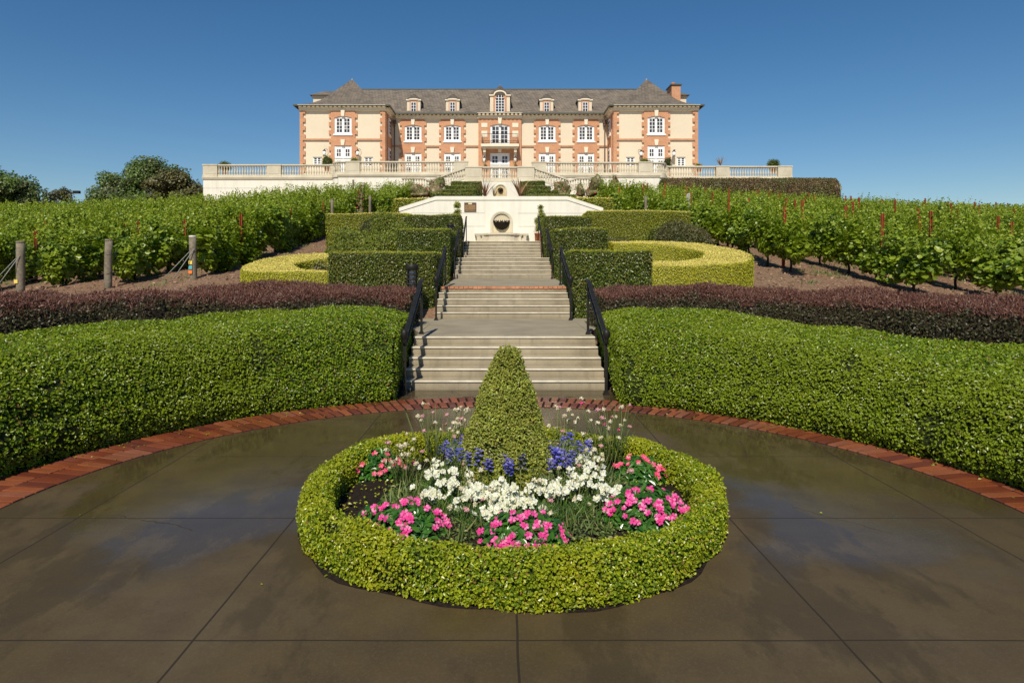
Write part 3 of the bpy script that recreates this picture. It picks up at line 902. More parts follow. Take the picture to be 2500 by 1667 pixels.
# C-shaped golden hedges
def ring_hedge(name, cx, cy, ao, bo, ai, bi, t0, t1, zt, seed, lab, mats, dens=2300):
    n = 70
    t = np.radians(np.linspace(t0, t1, n))
    a = np.stack([cx + ao * np.cos(t), cy + bo * np.sin(t)], 1)
    b = np.stack([cx + ai * np.cos(t), cy + bi * np.sin(t)], 1)
    V, Q = sweep(a, b, lambda X, Y: terrain(X, Y) - .1, zt, profile(8, 12, .035, .07, 0))
    o = leafy(name, V, Q, mats, dens, .034, seed, lumps=((1.6, .014), (6, .008)), tilt=.5, aspect=.65, shape=4, out=.012, top_mat=True, top_nz=.82, gaps=.02)
    return tag(o, lab, "hedge", "golden curved hedges")
ring_hedge("curved_golden_hedge", -3.75, 18.35, 3.30, 2.75, 1.95, 1.55, 92, 272, lambda X, Y: np.interp(Y, [15.4, 17.0, 20.4, 22], [1.69, 1.71, 2.24, 2.32]), 81,
           "golden yellow hedge curving in a C round a rose bed on the left", YL)
ring_hedge("curved_golden_hedge", 3.45, 18.7, 3.50, 3.15, 2.25, 1.9, -90, 88, lambda X, Y: np.interp(Y, [15.4, 17.0, 20.5, 22], [1.82, 1.95, 2.56, 2.70]), 82,
           "golden yellow hedge curving in a C open towards the stairs on the right", YL)

# dark red-brown hedge on the right below the balustrade
box_hedge("copper_hedge", 14.2, 28.9, 56.0, 59.5, 9.66, 7.0, "long copper-brown clipped hedge below the right end of the terrace balustrade", 91,
          [M['inner_purple'], M['copper_leaf'], M['copper_leaf']], None, dens=420, size=.10, rv=.3, rw=.4, nz=.6)['category'] = "hedge"
box_hedge("far_hedge", 29.6, 31.0, 60.0, 62.0, 9.6, 7.0, "small bright green hedge just past the end of the copper-brown hedge", 92, LT, None, dens=260, size=.13)

# ------------------------------------------------------------------ shrubs
def blob_body(c, r3, nu=22, nv=14):
    u = np.linspace(0, 2 * PI, nu, endpoint=False); v = np.linspace(-.9, PI / 2 - .02, nv)
    U, W = np.meshgrid(u, v, indexing='ij')
    V = np.stack([c[0] + r3[0] * np.cos(W) * np.cos(U), c[1] + r3[1] * np.cos(W) * np.sin(U), c[2] + r3[2] * np.sin(W)], -1).reshape(-1, 3)
    i = np.arange(nu)[:, None]; j = np.arange(nv - 1)[None, :]; i2 = (i + 1) % nu
    Q = np.stack([i * nv + j, i2 * nv + j, i2 * nv + j + 1, i * nv + j + 1], -1).reshape(-1, 4)
    return V, Q

def shrub(name, px, py, Y, w, h, lab, mat, seed, inner='inner', dens=900, size=.07, aspect=.4, spray=.8, cat="shrub", group=None, depth=None, zb=None, lumps=None, tilt=.9):
    p = S(px, py, Y)
    z0 = T(p.x, Y) if zb is None else zb
    V, Q = blob_body((0, 0, 0), (w / 2, (depth or w) / 2, h))
    V[:, 2] = np.maximum(V[:, 2], -.05)
    e = empty(name, (p.x, Y, z0), lab, cat, group)
    k = leafy("foliage", V, Q, [M[inner], M[mat], M[mat]], dens, size, seed, lumps=lumps or ((2.4, .10 * w), (6, .06 * w), (13, .03 * w)),
              tilt=tilt, aspect=aspect, shape=4, out=size * .9, align=spray, gaps=.2)
    k.parent = e
    # twiggy stems
    b = MB(); r = random.Random(seed)
    for _ in range(5):
        a = r.uniform(0, 6.28)
        b.tube([(0, 0, -.05), (math.cos(a) * w * .15, math.sin(a) * w * .15, h * .4), (math.cos(a) * w * .3, math.sin(a) * w * .3, h * .8)], [.02, .014, .006], 5)
    b.build("stem", M['bark'], e)
    return e
JG = "spreading junipers on the left bank"
shrub("juniper_bush", 862, 590, 23.0, 1.9, 1.05, "low bright green juniper spreading below the long left hedge", 'juniper_leaf', 101, group=JG, inner='inner_light', size=.10, aspect=.28)
shrub("juniper_bush", 912, 590, 22.6, 1.9, .95, "feathery juniper between the golden curve and the left box hedges", 'juniper_leaf', 102, group=JG, inner='inner_light', size=.10, aspect=.28)
shrub("juniper_bush", 955, 570, 24.6, 2.0, 1.35, "taller juniper leaning against the uppermost left box hedge", 'juniper_leaf', 103, group=JG, inner='inner_light', size=.10, aspect=.28)
shrub("juniper_bush", 828, 600, 22.4, 1.0, .7, "smallest juniper at the edge of the vine row", 'juniper_leaf', 104, group=JG, inner='inner_light', size=.10, aspect=.28)
shrub("brown_shrub", 912, 540, 26.0, 1.25, 1.45, "airy brownish shrub in front of the long left hedge", 'brown_shrub', 105, dens=420, size=.07)
shrub("round_shrub", 1675, 570, 24.5, 1.9, 1.22, "rounded dark olive shrub at the end of the long right hedge", 'brown_shrub', 106, dens=1100, size=.09, aspect=.3)
shrub("round_shrub", 1610, 575, 25.2, 1.3, 1.05, "smaller olive shrub beside the rounded dark olive shrub", 'juniper_leaf', 107, dens=700)
shrub("low_shrub", 1500, 600, 25.0, 1.6, .55, "low grey-green shrub in the bed behind the right box hedges", 'brown_shrub', 108, dens=700)
shrub("low_shrub", 1555, 615, 23.6, 1.9, .30, "flat dark groundcover shrub behind the right golden curve", 'hedge_leaf', 109, dens=700)
for k, (x, Y, w, h) in enumerate(((790, 17.9, .6, .22), (742, 18.5, .6, .24), (835, 18.7, .7, .28), (775, 19.4, .8, .28))):
    shrub("rose_bush", x, 620, Y, w, h, ["low rose bush at the front of the bed inside the left golden hedge", "leftmost rose bush inside the left golden hedge",
          "rose bush against the box hedge inside the left golden curve", "rose bush at the back of the bed inside the left golden hedge"][k], 'rose_leaf', 110 + k, group="roses inside the left golden hedge", cat="rose bush")
for k, (x, Y) in enumerate(((1640, 18.8), (1740, 19.0))):
    shrub("rose_bush", x, 620, Y, 1.1, .42, ["low dark rose bush in the middle of the right golden curve", "low dark rose bush at the far tip of the right golden curve"][k], 'rose_leaf', 116 + k, group="roses inside the right golden hedge", cat="rose bush")

# roses with blooms near the terrace
def rose_tall(px, pyt, pyb, Y, w, lab, seed, blooms, pale, group):
    p0, p1 = S(px, pyb, Y), S(px, pyt, Y)
    h = p1.z - p0.z
    e = shrub("rose_bush", px, pyb, Y, w, h, lab, 'rose_leaf', seed, dens=95, size=.10, inner='rose_leaf', group=group, zb=p0.z, lumps=((3, .2 * w), (7, .12 * w)), cat="rose bush", aspect=.6)
    r = np.random.default_rng(seed)
    P = r.normal(size=(blooms, 3)); P /= np.linalg.norm(P, axis=1)[:, None]
    P[:, 2] = np.abs(P[:, 2]); P[:, 1] = -np.abs(P[:, 1])
    P = P * np.array([w / 2, w / 2, h]) * 1.05
    P5 = np.repeat(P, 4, 0)
    lv, lq, la = leaf_set(P5, P5 / (np.linalg.norm(P5, axis=1)[:, None] + 1e-6), .075, seed, 1.0, .8, 4)
    m = mesh_parts("blooms", [(lv, lq, la, 0, False)], [M[pale]], e)
    m['kind'] = 'stuff'
RG = "rose bushes in front of the terrace"
rose_tall(1008, 448, 479, 49, 1.3, "pale leafed rose bush at the left end before the terrace stairs", 121, 14, 'cream_head', RG)
rose_tall(1030, 452, 479, 47, 1.1, "sparse rose bush between the two left roses before the terrace", 122, 8, 'red_rose', RG)
rose_tall(1063, 440, 478, 48, 1.2, "tall reddish rose bush beside the left stepped hedges", 123, 16, 'pink_head', RG)
rose_tall(1372, 443, 477, 47, 1.2, "red blooming rose bush beside the right stepped hedges", 124, 14, 'red_rose', RG)
rose_tall(1417, 440, 477, 47, .6, "slim green rose bush between two larger ones on the right", 125, 3, 'red_rose', RG)
rose_tall(1455, 428, 478, 48, 1.4, "tallest rose bush with dark red blooms near the right vines", 126, 18, 'red_rose', RG)
rose_tall(881, 450, 520, 35.6, .45, "small red rose at the end of the left vine row", 127, 12, 'red_rose', None)
rose_tall(1500, 430, 470, 50, .9, "red rose at the end of the right vine rows", 128, 14, 'red_rose', None)

# phormiums
def phormium(px, pyb, Y, h, w, lab, seed, n=34, zb=None, group=None):
    p = S(px, pyb, Y)
    e = empty("phormium_plant", p, lab, "spiky plant", group)
    r = random.Random(seed); b = MB()
    for k in range(n):
        a = r.uniform(0, 2 * PI); lean = r.uniform(.15, 1.25) ** .8; L = h * r.uniform(.7, 1.15)
        dx, dy = math.cos(a), math.sin(a)
        wd = r.uniform(.018, .03) * h
        pts = []
        for i in range(6):
            t = i / 5
            out = w / 2 * lean * t ** 1.15
            z = L * (t - .18 * lean * t * t * t)
            pts.append(Vector((dx * out, dy * out, z)))
        vs = []
        for i, q in enumerate(pts):
            ww = wd * (1 - (i / 5) ** 2.2) + .002
            vs += [(q.x - dy * ww, q.y + dx * ww, q.z), (q.x + dy * ww, q.y - dx * ww, q.z)]
        b.add(vs, [(2 * i, 2 * i + 1, 2 * i + 3, 2 * i + 2) for i in range(5)], 0, r.random())
    b.build("leaf_fan", M['phormium'], e)
    return e
PG = "red-brown phormiums behind the fountain wall"
phormium(1184, 483, 35.5, 1.05, 1.9, "spiky red-brown phormium left of the upper fountain", 1, group=PG)
phormium(1206, 483, 35.0, .75, 1.2, "small sparse phormium tight against the upper fountain arch", 2, 14, group=PG)
phormium(1269, 483, 35.5, 1.1, 2.0, "spiky red-brown phormium right of the upper fountain", 3, group=PG)

# ------------------------------------------------------------------ grapevines
def vine_canopy(seed, n, size, w=.36, L=.98, z0=.55, z1=1.62, dense=1.0):
    r = np.random.default_rng(seed)
    C = []
    for k in range(9):       # clumps along the row (local y)
        C.append((r.uniform(-.12, .12), -L + 2 * L * (k + .5) / 9, r.uniform(z0 + .25, z1 - .2), r.uniform(.26, .38), r.uniform(.2, .32), r.uniform(.26, .42)))
    for k in range(7):
        C.append((r.uniform(-.25, .25), r.uniform(-L * .9, L * .9), r.uniform(z0 + .1, z0 + .7), .28, .24, .26))
    C = np.array(C)
    idx = r.integers(0, len(C), n)
    d = r.normal(size=(n, 3)); d /= np.linalg.norm(d, axis=1)[:, None]
    rr = r.uniform(.55, 1.05, n)[:, None]
    c = C[idx]
    P = c[:, :3] + d * rr * c[:, 3:6] * np.array([w / .36, 1, 1])
    N = d * .8 + np.array([0, 0, .5])
    keep = P[:, 2] > z0 - .05
    P, N = P[keep], N[keep]
    # upright shoots
    SP, SN = [], []
    for k in range(20):
        x, y = r.uniform(-.25, .25), r.uniform(-L, L)
        zt = z1 + r.uniform(.0, .62); lean = r.normal(size=2) * .12
        for q in np.arange(z1 - .35, zt, .055):
            f = (q - z1 + .35)
            SP.append((x + lean[0] * f + r.normal() * .03, y + lean[1] * f + r.normal() * .03, q)); SN.append(r.normal(size=3) + (0, 0, .5))
    P2, N2 = np.array(SP), np.array(SN)
    a = leaf_set(P, N, size, seed, .92, .55, 6, fold=.10, sizevar=.55)
    b = leaf_set(P2, N2, size * .6, seed + 1, .9, .6, 6, fold=.10, sizevar=.35)
    return [(a[0], a[1], a[2], 0, False), (b[0], b[1], b[2] * .4 + .6, 0, False)]

def trunk_mb(seed, h=.75):
    r = random.Random(seed); b = MB()
    p = [(0, 0, -.15)]
    for k in range(4): p.append((r.uniform(-.04, .04), r.uniform(-.06, .06), h * (k + 1) / 4))
    b.tube(p, [.045, .038, .032, .03, .026], 7)
    b.tube([p[-1], (0, .35, h + .08), (0, .8, h + .1)], [.024, .02, .014], 6)
    b.tube([p[-1], (0, -.35, h + .08), (0, -.8, h + .1)], [.024, .02, .014], 6)
    return b
N_VAR = 7
canopies = {}
for kind, (nleaf, size, z0, z1) in {"left": (2050, .118, .10, 1.66), "right": (1750, .118, .36, 1.66)}.items():
    canopies[kind] = []
    for v in range(N_VAR):
        o = mesh_parts("canopy", vine_canopy(200 + v + (50 if kind == "right" else 0), nleaf, size, z0=z0, z1=z1), [M['vine_leaf']])
        canopies[kind].append(o.data); bpy.data.objects.remove(o)
trunks = []
for v in range(4):
    o = trunk_mb(300 + v).build("trunk", [M['bark']]); trunks.append(o.data); bpy.data.objects.remove(o)

ORDW = ["first", "second", "third", "fourth", "fifth", "sixth", "seventh", "eighth", "ninth", "tenth", "eleventh", "twelfth", "thirteenth", "fourteenth",
        "fifteenth", "sixteenth", "seventeenth", "eighteenth", "nineteenth", "twentieth", "twenty-first", "twenty-second", "twenty-third", "twenty-fourth", "twenty-fifth", "twenty-sixth"]
spots = []
rr = random.Random(5)
rows = []
for side, x0 in ((-1, -8.75), (1, 9.0)):
    rows.append((side, -1, side * (6.9 if side < 0 else 7.3), 37.0, 51.5))
    for k in range(0, 24):
        X = x0 + side * 2.2 * k
        ystart = max((18.7 if abs(X) < 10 else 18.3) if side < 0 else 19.4, abs(X) / .86)
        if side > 0 and k > 0: ystart = max(16.7, abs(X) / .88)
        yend = 54.5 if abs(X) < 30 else 60
        if ystart < yend: rows.append((side, k, X, ystart, yend))
for side, k, X, ya, yb in rows:
    y = ya + (1.55 if side < 0 else 1.05); j = 0
    while y < yb:
        spots.append([side, k, j, X + rr.uniform(-.06, .06), y + rr.uniform(-.1, .1), rr.random()])
        y += 1.72; j += 1
# the ones that show largest are the nearest ones
def seen_key(s):
    X, Y = s[3], s[4]
    return math.hypot(X, Y)
inframe = [s for s in spots if abs(s[3]) / s[4] < .80]
inframe.sort(key=seen_key)
individual = inframe[:290]
ids = set(id(s) for s in individual)
rest = [s for s in spots if id(s) not in ids]
row_word = lambda k: "short inner" if k < 0 else ORDW[k]
for s in individual:
    side, k, j, X, Y, q = s
    z = T(X, Y)
    kind = "left" if side < 0 else "right"
    lab = f"{ORDW[j]} grapevine up the slope in the {row_word(k)} vine row {kind} of the stair garden"
    e = empty("grapevine", (X, Y, z), lab, "grapevine", f"grapevines in the rows on the {kind} slope", rz=(PI if q < .5 else 0) + rr.uniform(-.04, .04))
    e.scale = (rr.uniform(.9, 1.15), 1, rr.uniform(.80, 1.10))
    link("trunk", trunks[int(q * 997) % 4], e)
    link("canopy", canopies[kind][int(q * 991) % N_VAR], e)
# the rest: one object
def rest_mesh():
    Vs, Qs, As, b = [], [], [], 0
    protos = [vine_canopy(400 + v, 330, .19, z0=.5, z1=1.55) for v in range(4)]
    r = np.random.default_rng(9)
    for s in rest:
        side, k, j, X, Y, q = s
        z = T(X, Y)
        for V, Q, A, mi, sm in protos[int(q * 97) % 4]:
            W = V.copy()
            if q < .5: W[:, 0] *= -1; W[:, 1] *= -1
            W += (X, Y, z)
            Vs.append(W); Qs.append(Q + b); As.append(A); b += len(W)
    V, Q, A = np.concatenate(Vs), np.concatenate(Qs), np.concatenate(As)
    me = raw_mesh("distant_vineyard_foliage", V, Q.ravel(), np.full(len(Q), 4), [M['vine_leaf']], None, A)
    tag(link("distant_vineyard_foliage", me), kind='stuff')
print("vines", len(individual), "rest", len(rest))
if rest: rest_mesh()

# rusty steel stakes in the rows
stake = MB()
stake.box(-.040, .040, -.008, .008, -.3, 2.06, a=.5)
stake.box(-.040, -.022, -.05, -.0085, -.3, 2.06, a=.5); stake.box(.022, .040, -.05, -.0085, -.3, 2.06, a=.5)
so_ = stake.build("vineyard_stake", M['rust']); stake_me = so_.data; bpy.data.objects.remove(so_)
cand = []
for side, k, X, ya, yb in rows:
    y = ya + 1.7 * (2.0 if side < 0 else 1.0) + (k % 3) * 1.1; j = 0
    while y < yb:
        if abs(X) / y < .79: cand.append((side, k, j, X + .05, y))
        y += 5.15; j += 1
for side, k, j, X, Y in cand:
    word = "left" if side < 0 else "right"
    h = 1.03 if side > 0 else .78
    o = link("vineyard_stake", stake_me, None, (X, Y, T(X, Y)))
    o.scale = (1, 1, h * rr.uniform(.94, 1.08)); o.rotation_euler = (rr.uniform(-.03, .03), rr.uniform(-.03, .03), rr.uniform(-.2, .2))
    tag(o, f"{ORDW[j]} rusty steel stake up the slope in the {row_word(k)} vine row on the {word}", "stake", f"rusty stakes in the {word} vineyard")

# trellis wires of the nearest rows
for side, k, X, ya, yb in rows:
    if k > 4: continue
    b = MB()
    for h in (.42, .95, 1.35):
        ys = np.arange(ya, yb, 1.5)
        b.tube([(X, y, T(X, y) + h) for y in ys], .006 if h > .5 else .010, 4)
    word = "left" if side < 0 else "right"
    tag(b.build("trellis_wire", M['iron']), f"thin trellis wires and drip hose of the {row_word(k)} vine row on the {word}", "wire", f"trellis wires on the {word} slope")

# weathered wooden row posts
def row_post(px, pyb, pyt, Y, wpx, lab, seed, pale=False, tags=(), lean=0, guy=False, name="wooden_post"):
    p0, p1 = S(px, pyb, Y), S(px + lean, pyt, Y)
    r = wpx * Y / F_PX / 2
    e = empty(name, (p0.x, Y, p0.z - .25), lab, "post", "weathered wooden vineyard posts")
    b = MB(); rnd = random.Random(seed)
    h = p1.z - p0.z + .25; dx = p1.x - p0.x
    pts = [(dx * t + rnd.uniform(-.006, .006), 0, h * t) for t in (0, .25, .5, .75, .97)]
    b.tube(pts, [r * 1.04, r, r * 1.02, r * .98, r * .98], 14)
    b.build("post_shaft", M['post_wood'], e)
    c = MB(); c.lathe([(r * 1.0, 0), (r * 1.02, .03), (r * .96, .055), (r * .5, .06)], 14, (dx * .97, 0, h * .955))
    c.build("post_cap", M['pale_top' if pale else 'post_wood'], e)
    for k, (ty, mat) in enumerate(tags):
        q = S(px - 3.5, ty, Y)
        m = MB(); m.box(q.x - p0.x - .05, q.x - p0.x + .05, -r - .02 - .006 * k, -r - .008 - .006 * k, q.z - p0.z + .25 - .05, q.z - p0.z + .25 + .05, a=.5)
        m.build("paper_tag", mat, e)
    if guy:
        g = MB()
        g.tube([(-r, 0, h * .72), (-.75, -.35, .30)], .010, 5)
        g.tube([(r * .5, -r, h * .75), (-.38, -.5, .30)], .010, 5)
        g.build("guy_wire", M['gray_steel'], e)
    return e
tg = {n: plain(n + "_tag", c, .6, .4, var=.05) for n, c in (("yellow", (.80, .60, .12)), ("blue", (.10, .42, .50)), ("orange", (.85, .22, .04)))}
row_post(50, 716, 587, 18.3, 19, "leftmost thick wooden row post with one yellow tag", 1, tags=((687, tg["yellow"]),), guy=True)
row_post(263, 700, 583, 18.6, 17.5, "thick plain wooden row post between the two tagged posts", 2, lean=3)
row_post(473, 690, 574, 18.8, 17, "wooden row post with whitened top and yellow, blue and orange tags", 3, pale=True, tags=((641, tg["yellow"]), (653, tg["blue"]), (664, tg["orange"])), lean=-3, guy=True)
row_post(811, 570, 484, 30.9, 7, "tall narrow post at the end of the vine row beside the long left hedge", 4)
row_post(903, 519, 478, 36.0, 6.5, "short grey post standing just above the long left hedge", 5)
row_post(1576.6, 517, 479, 35.0, 6.5, "short grey post standing just above the long right hedge", 6)
row_post(862.5, 455, 440, 51.5, 5, "thin post at the top of the left vines before the cream wall", 7)
sgn = S(1682.6, 528, 34.5)
b = MB(); b.box(-.03, .03, -.01, .01, -.3, .8); b.lathe([(.02, 0), (.14, .1), (.18, .25), (.12, .42), (.02, .46)], 12, (0, 0, .75), sy=.12)
tag(b.build("marker_paddle", M['gray_steel'], None, sgn), "grey round-topped marker paddle beside the right vine rows", "marker")
st = S(889, 515, 36); b = MB(); b.box(-.02, .02, -.02, .02, -.3, 1.55)
tag(b.build("thin_stake", M['iron'], None, st), "thin dark stake in the gap between the upper left vine rows", "stake")

# ------------------------------------------------------------------ trees on the left skyline
def tree(px, pyb, pyt, Y, blobs, lab, seed, n, size, trunk_r=.35, mat='oak_leaf', name="oak_tree"):
    p = S(px, pyb, Y); H = S(px, pyt, Y).z - p.z
    e = empty(name, (p.x, Y, p.z), lab, "tree")
    r = np.random.default_rng(seed)
    b = MB(); rnd = random.Random(seed)
    b.tube([(0, 0, -.5), (.1, 0, H * .25), (-.1, .1, H * .45)], [trunk_r, trunk_r * .8, trunk_r * .5], 10)
    for cx, cy, cz, rx, rz in blobs:
        b.tube([(0, 0, H * .28), (cx * .5, cy * .5, H * .28 + (cz - H * .28) * .6), (cx, cy, cz)], [trunk_r * .5, trunk_r * .3, trunk_r * .1], 6)
    b.build("trunk", M['bark'], e)
    Ps, Ns = [], []
    tot = sum(q[3] ** 2 for q in blobs)
    for cx, cy, cz, rx, rz in blobs:
        m = int(n * rx * rx / tot)
        # sub clumps on each blob
        nc = 34
        d = r.normal(size=(nc, 3)); d /= np.linalg.norm(d, axis=1)[:, None]; d[:, 2] = np.where(d[:, 2] < -.3, -d[:, 2], d[:, 2])
        C = np.array([cx, cy, cz]) + d * np.array([rx, rx, rz]) * r.uniform(.55, .98, nc)[:, None]
        k = r.integers(0, nc, m)
        q = r.normal(size=(m, 3)); q /= np.linalg.norm(q, axis=1)[:, None]
        P = C[k] + q * (r.uniform(.4, 1.0, m) ** .6)[:, None] * rx * .31
        Ps.append(P); Ns.append(q * .6 + d[k] * .6)
    P, N = np.concatenate(Ps), np.concatenate(Ns)
    lv, lq, la = leaf_set(P, N, size, seed, .8, .7, 4)
    mesh_parts("crown", [(lv, lq, la, 0, False)], [M[mat]], e)
    return e
tree(350, 600, 397, 92, [(-3.5, 0, 6.5, 3.6, 3.4), (0, 1, 8.2, 4.2, 3.6), (3.6, 0, 7.6, 3.6, 3.2), (-5.6, 0, 4.6, 2.6, 2.6), (0, -1, 4.4, 4.6, 3.2), (5.2, 0, 4.6, 2.8, 2.6)],
     "large dark rounded oak left of the terrace wall on the skyline", 501, 42000, .30)
tree(437, 548, 420, 84, [(-1.5, 0, 4.0, 2.6, 2.6), (1.6, 0, 3.0, 2.3, 2.2), (3.4, 0, 2.0, 1.8, 1.6), (-.4, 0, 5.2, 1.8, 1.5)], "lighter sparse oak between the dark oak and the terrace wall", 502, 11000, .28, .2, 'brown_shrub')
tree(5, 567, 400, 72, [(-2.2, 0, 4.6, 3.2, 2.9), (1.0, 0, 4.0, 2.9, 2.5), (-.2, 0, 2.4, 3.2, 2.2), (2.4, 0, 2.4, 1.7, 1.7), (-5, 0, 3, 3, 3)], "broad olive-green tree cut off by the left edge of the view", 503, 30000, .25)
tree(140, 531, 460, 95, [(0, 0, 2.3, 1.9, 1.5), (.9, 0, 3.0, 1.2, 1.2), (-2.4, 0, 1.4, 1.6, 1.2), (4.6, 0, 1.2, 1.6, 1.0)], "small distant grey-green tree beside the lamp post", 504, 3500, .26, .12, 'brown_shrub')

lp = S(173, 500, 85); b = MB()
top = S(173, 468.5, 85).z - lp.z
e = empty("street_lamp", lp, "dark distant lamp post with a flat head pointing right on the left skyline", "street lamp")
b.tube([(0, 0, -1), (0, 0, top)], [.11, .08], 8); b.tube([(0, 0, top - .1), (.55, 0, top - .05)], .05, 6); b.build("pole", M['iron'], e)
b = MB(); b.box(.35, 1.15, -.2, .2, top - .22, top + .12); b.build("lamp_head", M['iron'], e)

def litter():
    r = np.random.default_rng(66); n = 42000
    X = r.uniform(-24, 24, n); Y = 13 + 22 * r.random(n) ** 1.4
    k = (np.abs(X - AX) > 2.0) & (np.abs(X) < Y * .82) & (np.hypot(X - PC[0], Y - PC[1]) > 8.4)
    X, Y = X[k], Y[k]
    P = np.stack([X, Y, terrain(X, Y)], 1); P[:, 2] += .012 + lump(np.stack([X, Y, terrain(X, Y)], 1), 3, 2.2, 1.0) * .035
    lv, lq, la = leaf_set(P, np.tile([0, 0, 1.0], (len(P), 1)), .075, 67, .6, .45, 4, sizevar=.6)
    m = leaf_mat("bark_chips", [(.05, .028, .016), (.13, .07, .04), (.26, .14, .08), (.42, .28, .18)], .9, .0)
    tag(mesh_parts("mulch_litter", [(lv, lq, la, 0, False)], [m]), kind='stuff')
    n = 9000; cx = r.uniform(-22, 22, 260); cy = r.uniform(15, 34, 260); q = r.integers(0, 260, n)
    X = cx[q] + r.normal(size=n) * .22; Y = cy[q] + r.normal(size=n) * .16
    k = (np.abs(X) > 8.0) & (np.abs(X) < Y * .82)
    X, Y = X[k], Y[k]; P = np.stack([X, Y, terrain(X, Y)], 1)
    lv, lq, la = leaf_set(P, np.tile([0, -.5, .5], (len(P), 1)), .11, 68, .22, .8, 4, up=.5, sizevar=.6)
    tag(mesh_parts("hillside_weeds", [(lv, lq, la, 0, False)], [M['grass_leaf']]), kind='stuff')
litter()

# ------------------------------------------------------------------ handrails
def handrail(x, y0, z0, y1, z1, za, zb, lab, knob=True):
    """lower post foot (y0, z0), upper post foot (y1, z1), rail heights za and zb above sea"""
    e = empty("handrail", (x, y0, z0), lab, "handrail", "black iron handrails of the stairs")
    L = y1 - y0; h0 = za - z0; h1 = zb - z0
    def post(y, zf, zt):
        b = MB()
        b.box(-.019, .019, y - .019, y + .019, zf, zt, a=.4)
        b.box(-.032, .032, y - .032, y + .032, zf, zf + .05, a=.4)
        b.box(-.042, .042, y - .042, y + .042, zf - .02, zf + .018, a=.4)
        b.build("post", M['iron'], e)
    post(0, 0, h0 - .02); post(L, z1 - z0, h1 - .02)
    b = MB()
    # wide moulded cap rail on the slope, level run-outs at both ends
    def rail(pts, w, t):
        vs, fs = [], []
        for (y, z) in pts:
            vs += [(-w, y, z - t), (w, y, z - t), (w, y, z), (w * .6, y, z + t * .5), (-w * .6, y, z + t * .5), (-w, y, z)]
        n = len(pts)
        for i in range(n - 1):
            for k in range(6):
                k2 = (k + 1) % 6
                fs.append((i * 6 + k, i * 6 + k2, i * 6 + 6 + k2, i * 6 + 6 + k))
        fs += [tuple(range(5, -1, -1)), tuple((n - 1) * 6 + k for k in range(6))]
        b.add(vs, fs, 0, .4)
    rail([(-.03, h0), (.14, h0 + .03), (L - .12, h1 + .01), (L + .08, h1 + .04)], .030, .026)
    b.build("cap_rail", M['iron'], e)
    b = MB()
    b.box(-.014, .014, -.0, .0 + .001, h0 - .2, h0 - .19)
    b.tube([(0, .0, h0 - .20), (0, .16, h0 - .17), (0, L - .1, h1 - .17), (0, L, h1 - .17)], .017, 6, a=.4)
    b.build("lower_rail", M['iron'], e)
    if knob:
        b = MB()
        b.lathe([(.018, -.16), (.032, -.15), (.020, -.12), (.036, -.085), (.050, -.05), (.050, .0), (.036, .035), (.01, .045)], 12, (0, -.03, h0 + .01), a=.4)
        b.build("newel_knob", M['iron'], e)
    return e
handrail(-1.34, 9.20, 0.0, 11.16, .65, .86, 1.54, "nearest left handrail beside the bottom flight")
handrail(1.475, 9.20, 0.0, 11.10, .65, .86, 1.54, "nearest right handrail beside the bottom flight")
handrail(-1.37, 14.00, .672, 16.4, 1.35, 1.56, 2.27, "left handrail beside the brick-edged second flight")
handrail(1.49, 14.00, .672, 16.4, 1.35, 1.56, 2.27, "right handrail beside the brick-edged second flight")
handrail(-1.41, 20.2, 1.46, 22.3, 2.14, 2.37, 3.08, "left handrail beside the third flight between the middle box hedges")
handrail(1.58, 20.2, 1.46, 22.3, 2.14, 2.37, 3.08, "right handrail beside the third flight between the middle box hedges")
handrail(-1.50, 26.6, 2.19, 28.9, 2.98, 3.10, 4.05, "left handrail beside the topmost flight under the wall plaque")
handrail(1.66, 26.6, 2.19, 28.9, 2.98, 3.10, 4.05, "right handrail beside the topmost flight next to the terracotta pot")

# ------------------------------------------------------------------ slatted path lights
def path_light(x, y, z, h, w, lab):
    e = empty("path_light", (x, y, z), lab, "path light", "black slatted path lights")
    b = MB()
    b.lathe([(w * .62, -.1), (w * .62, .08), (w * .5, .10)], 16, a=.4)
    b.build("base", M['iron'], e)
    b = MB()
    n = 20
    vs = []
    for k in range(n):
        t0 = 2 * PI * k / n
        for dt, r in ((0, w * .46), (.09, w * .50), (.22, w * .50)):
            vs.append((r * math.cos(t0 + dt), r * math.sin(t0 + dt)))
    b.prism(vs, .10, h * .60, a=.4)
    b.build("fluted_body", M['iron'], e)
    b = MB()
    for k in range(3):
        zc = h * (.64 + .085 * k)
        b.lathe([(w * .30, zc), (w * .52, zc - .012), (w * .52, zc + .008), (w * .34, zc + .035)], 16, a=.4)
    for k in range(4):
        t = PI / 4 + k * PI / 2
        b.box(w * .44 * math.cos(t) - .016, w * .44 * math.cos(t) + .016, w * .44 * math.sin(t) - .016, w * .44 * math.sin(t) + .016, h * .6, h * .9, a=.4)
    b.build("louvre", M['iron'], e)
    b = MB(); b.lathe([(w * .22, h * .6), (w * .22, h * .88)], 12); b.build("lamp_lens", M['glass_lamp'], e)
    b = MB(); b.lathe([(w * .48, h * .895), (w * .52, h * .905), (w * .52, h * .985), (w * .46, h)], 16, a=.4); b.build("cap", M['iron'], e)
    return e
path_light(-1.93, 14.35, .66, 1.20, .27, "tall black slatted path light standing before the lower left box hedge")
path_light(-1.98, 26.0, 2.55, 1.0, .27, "black path light showing its cap over the middle left box hedge")
path_light(-6.05, 25.6, 2.62, .78, .14, "small black path light among the junipers on the left bank")

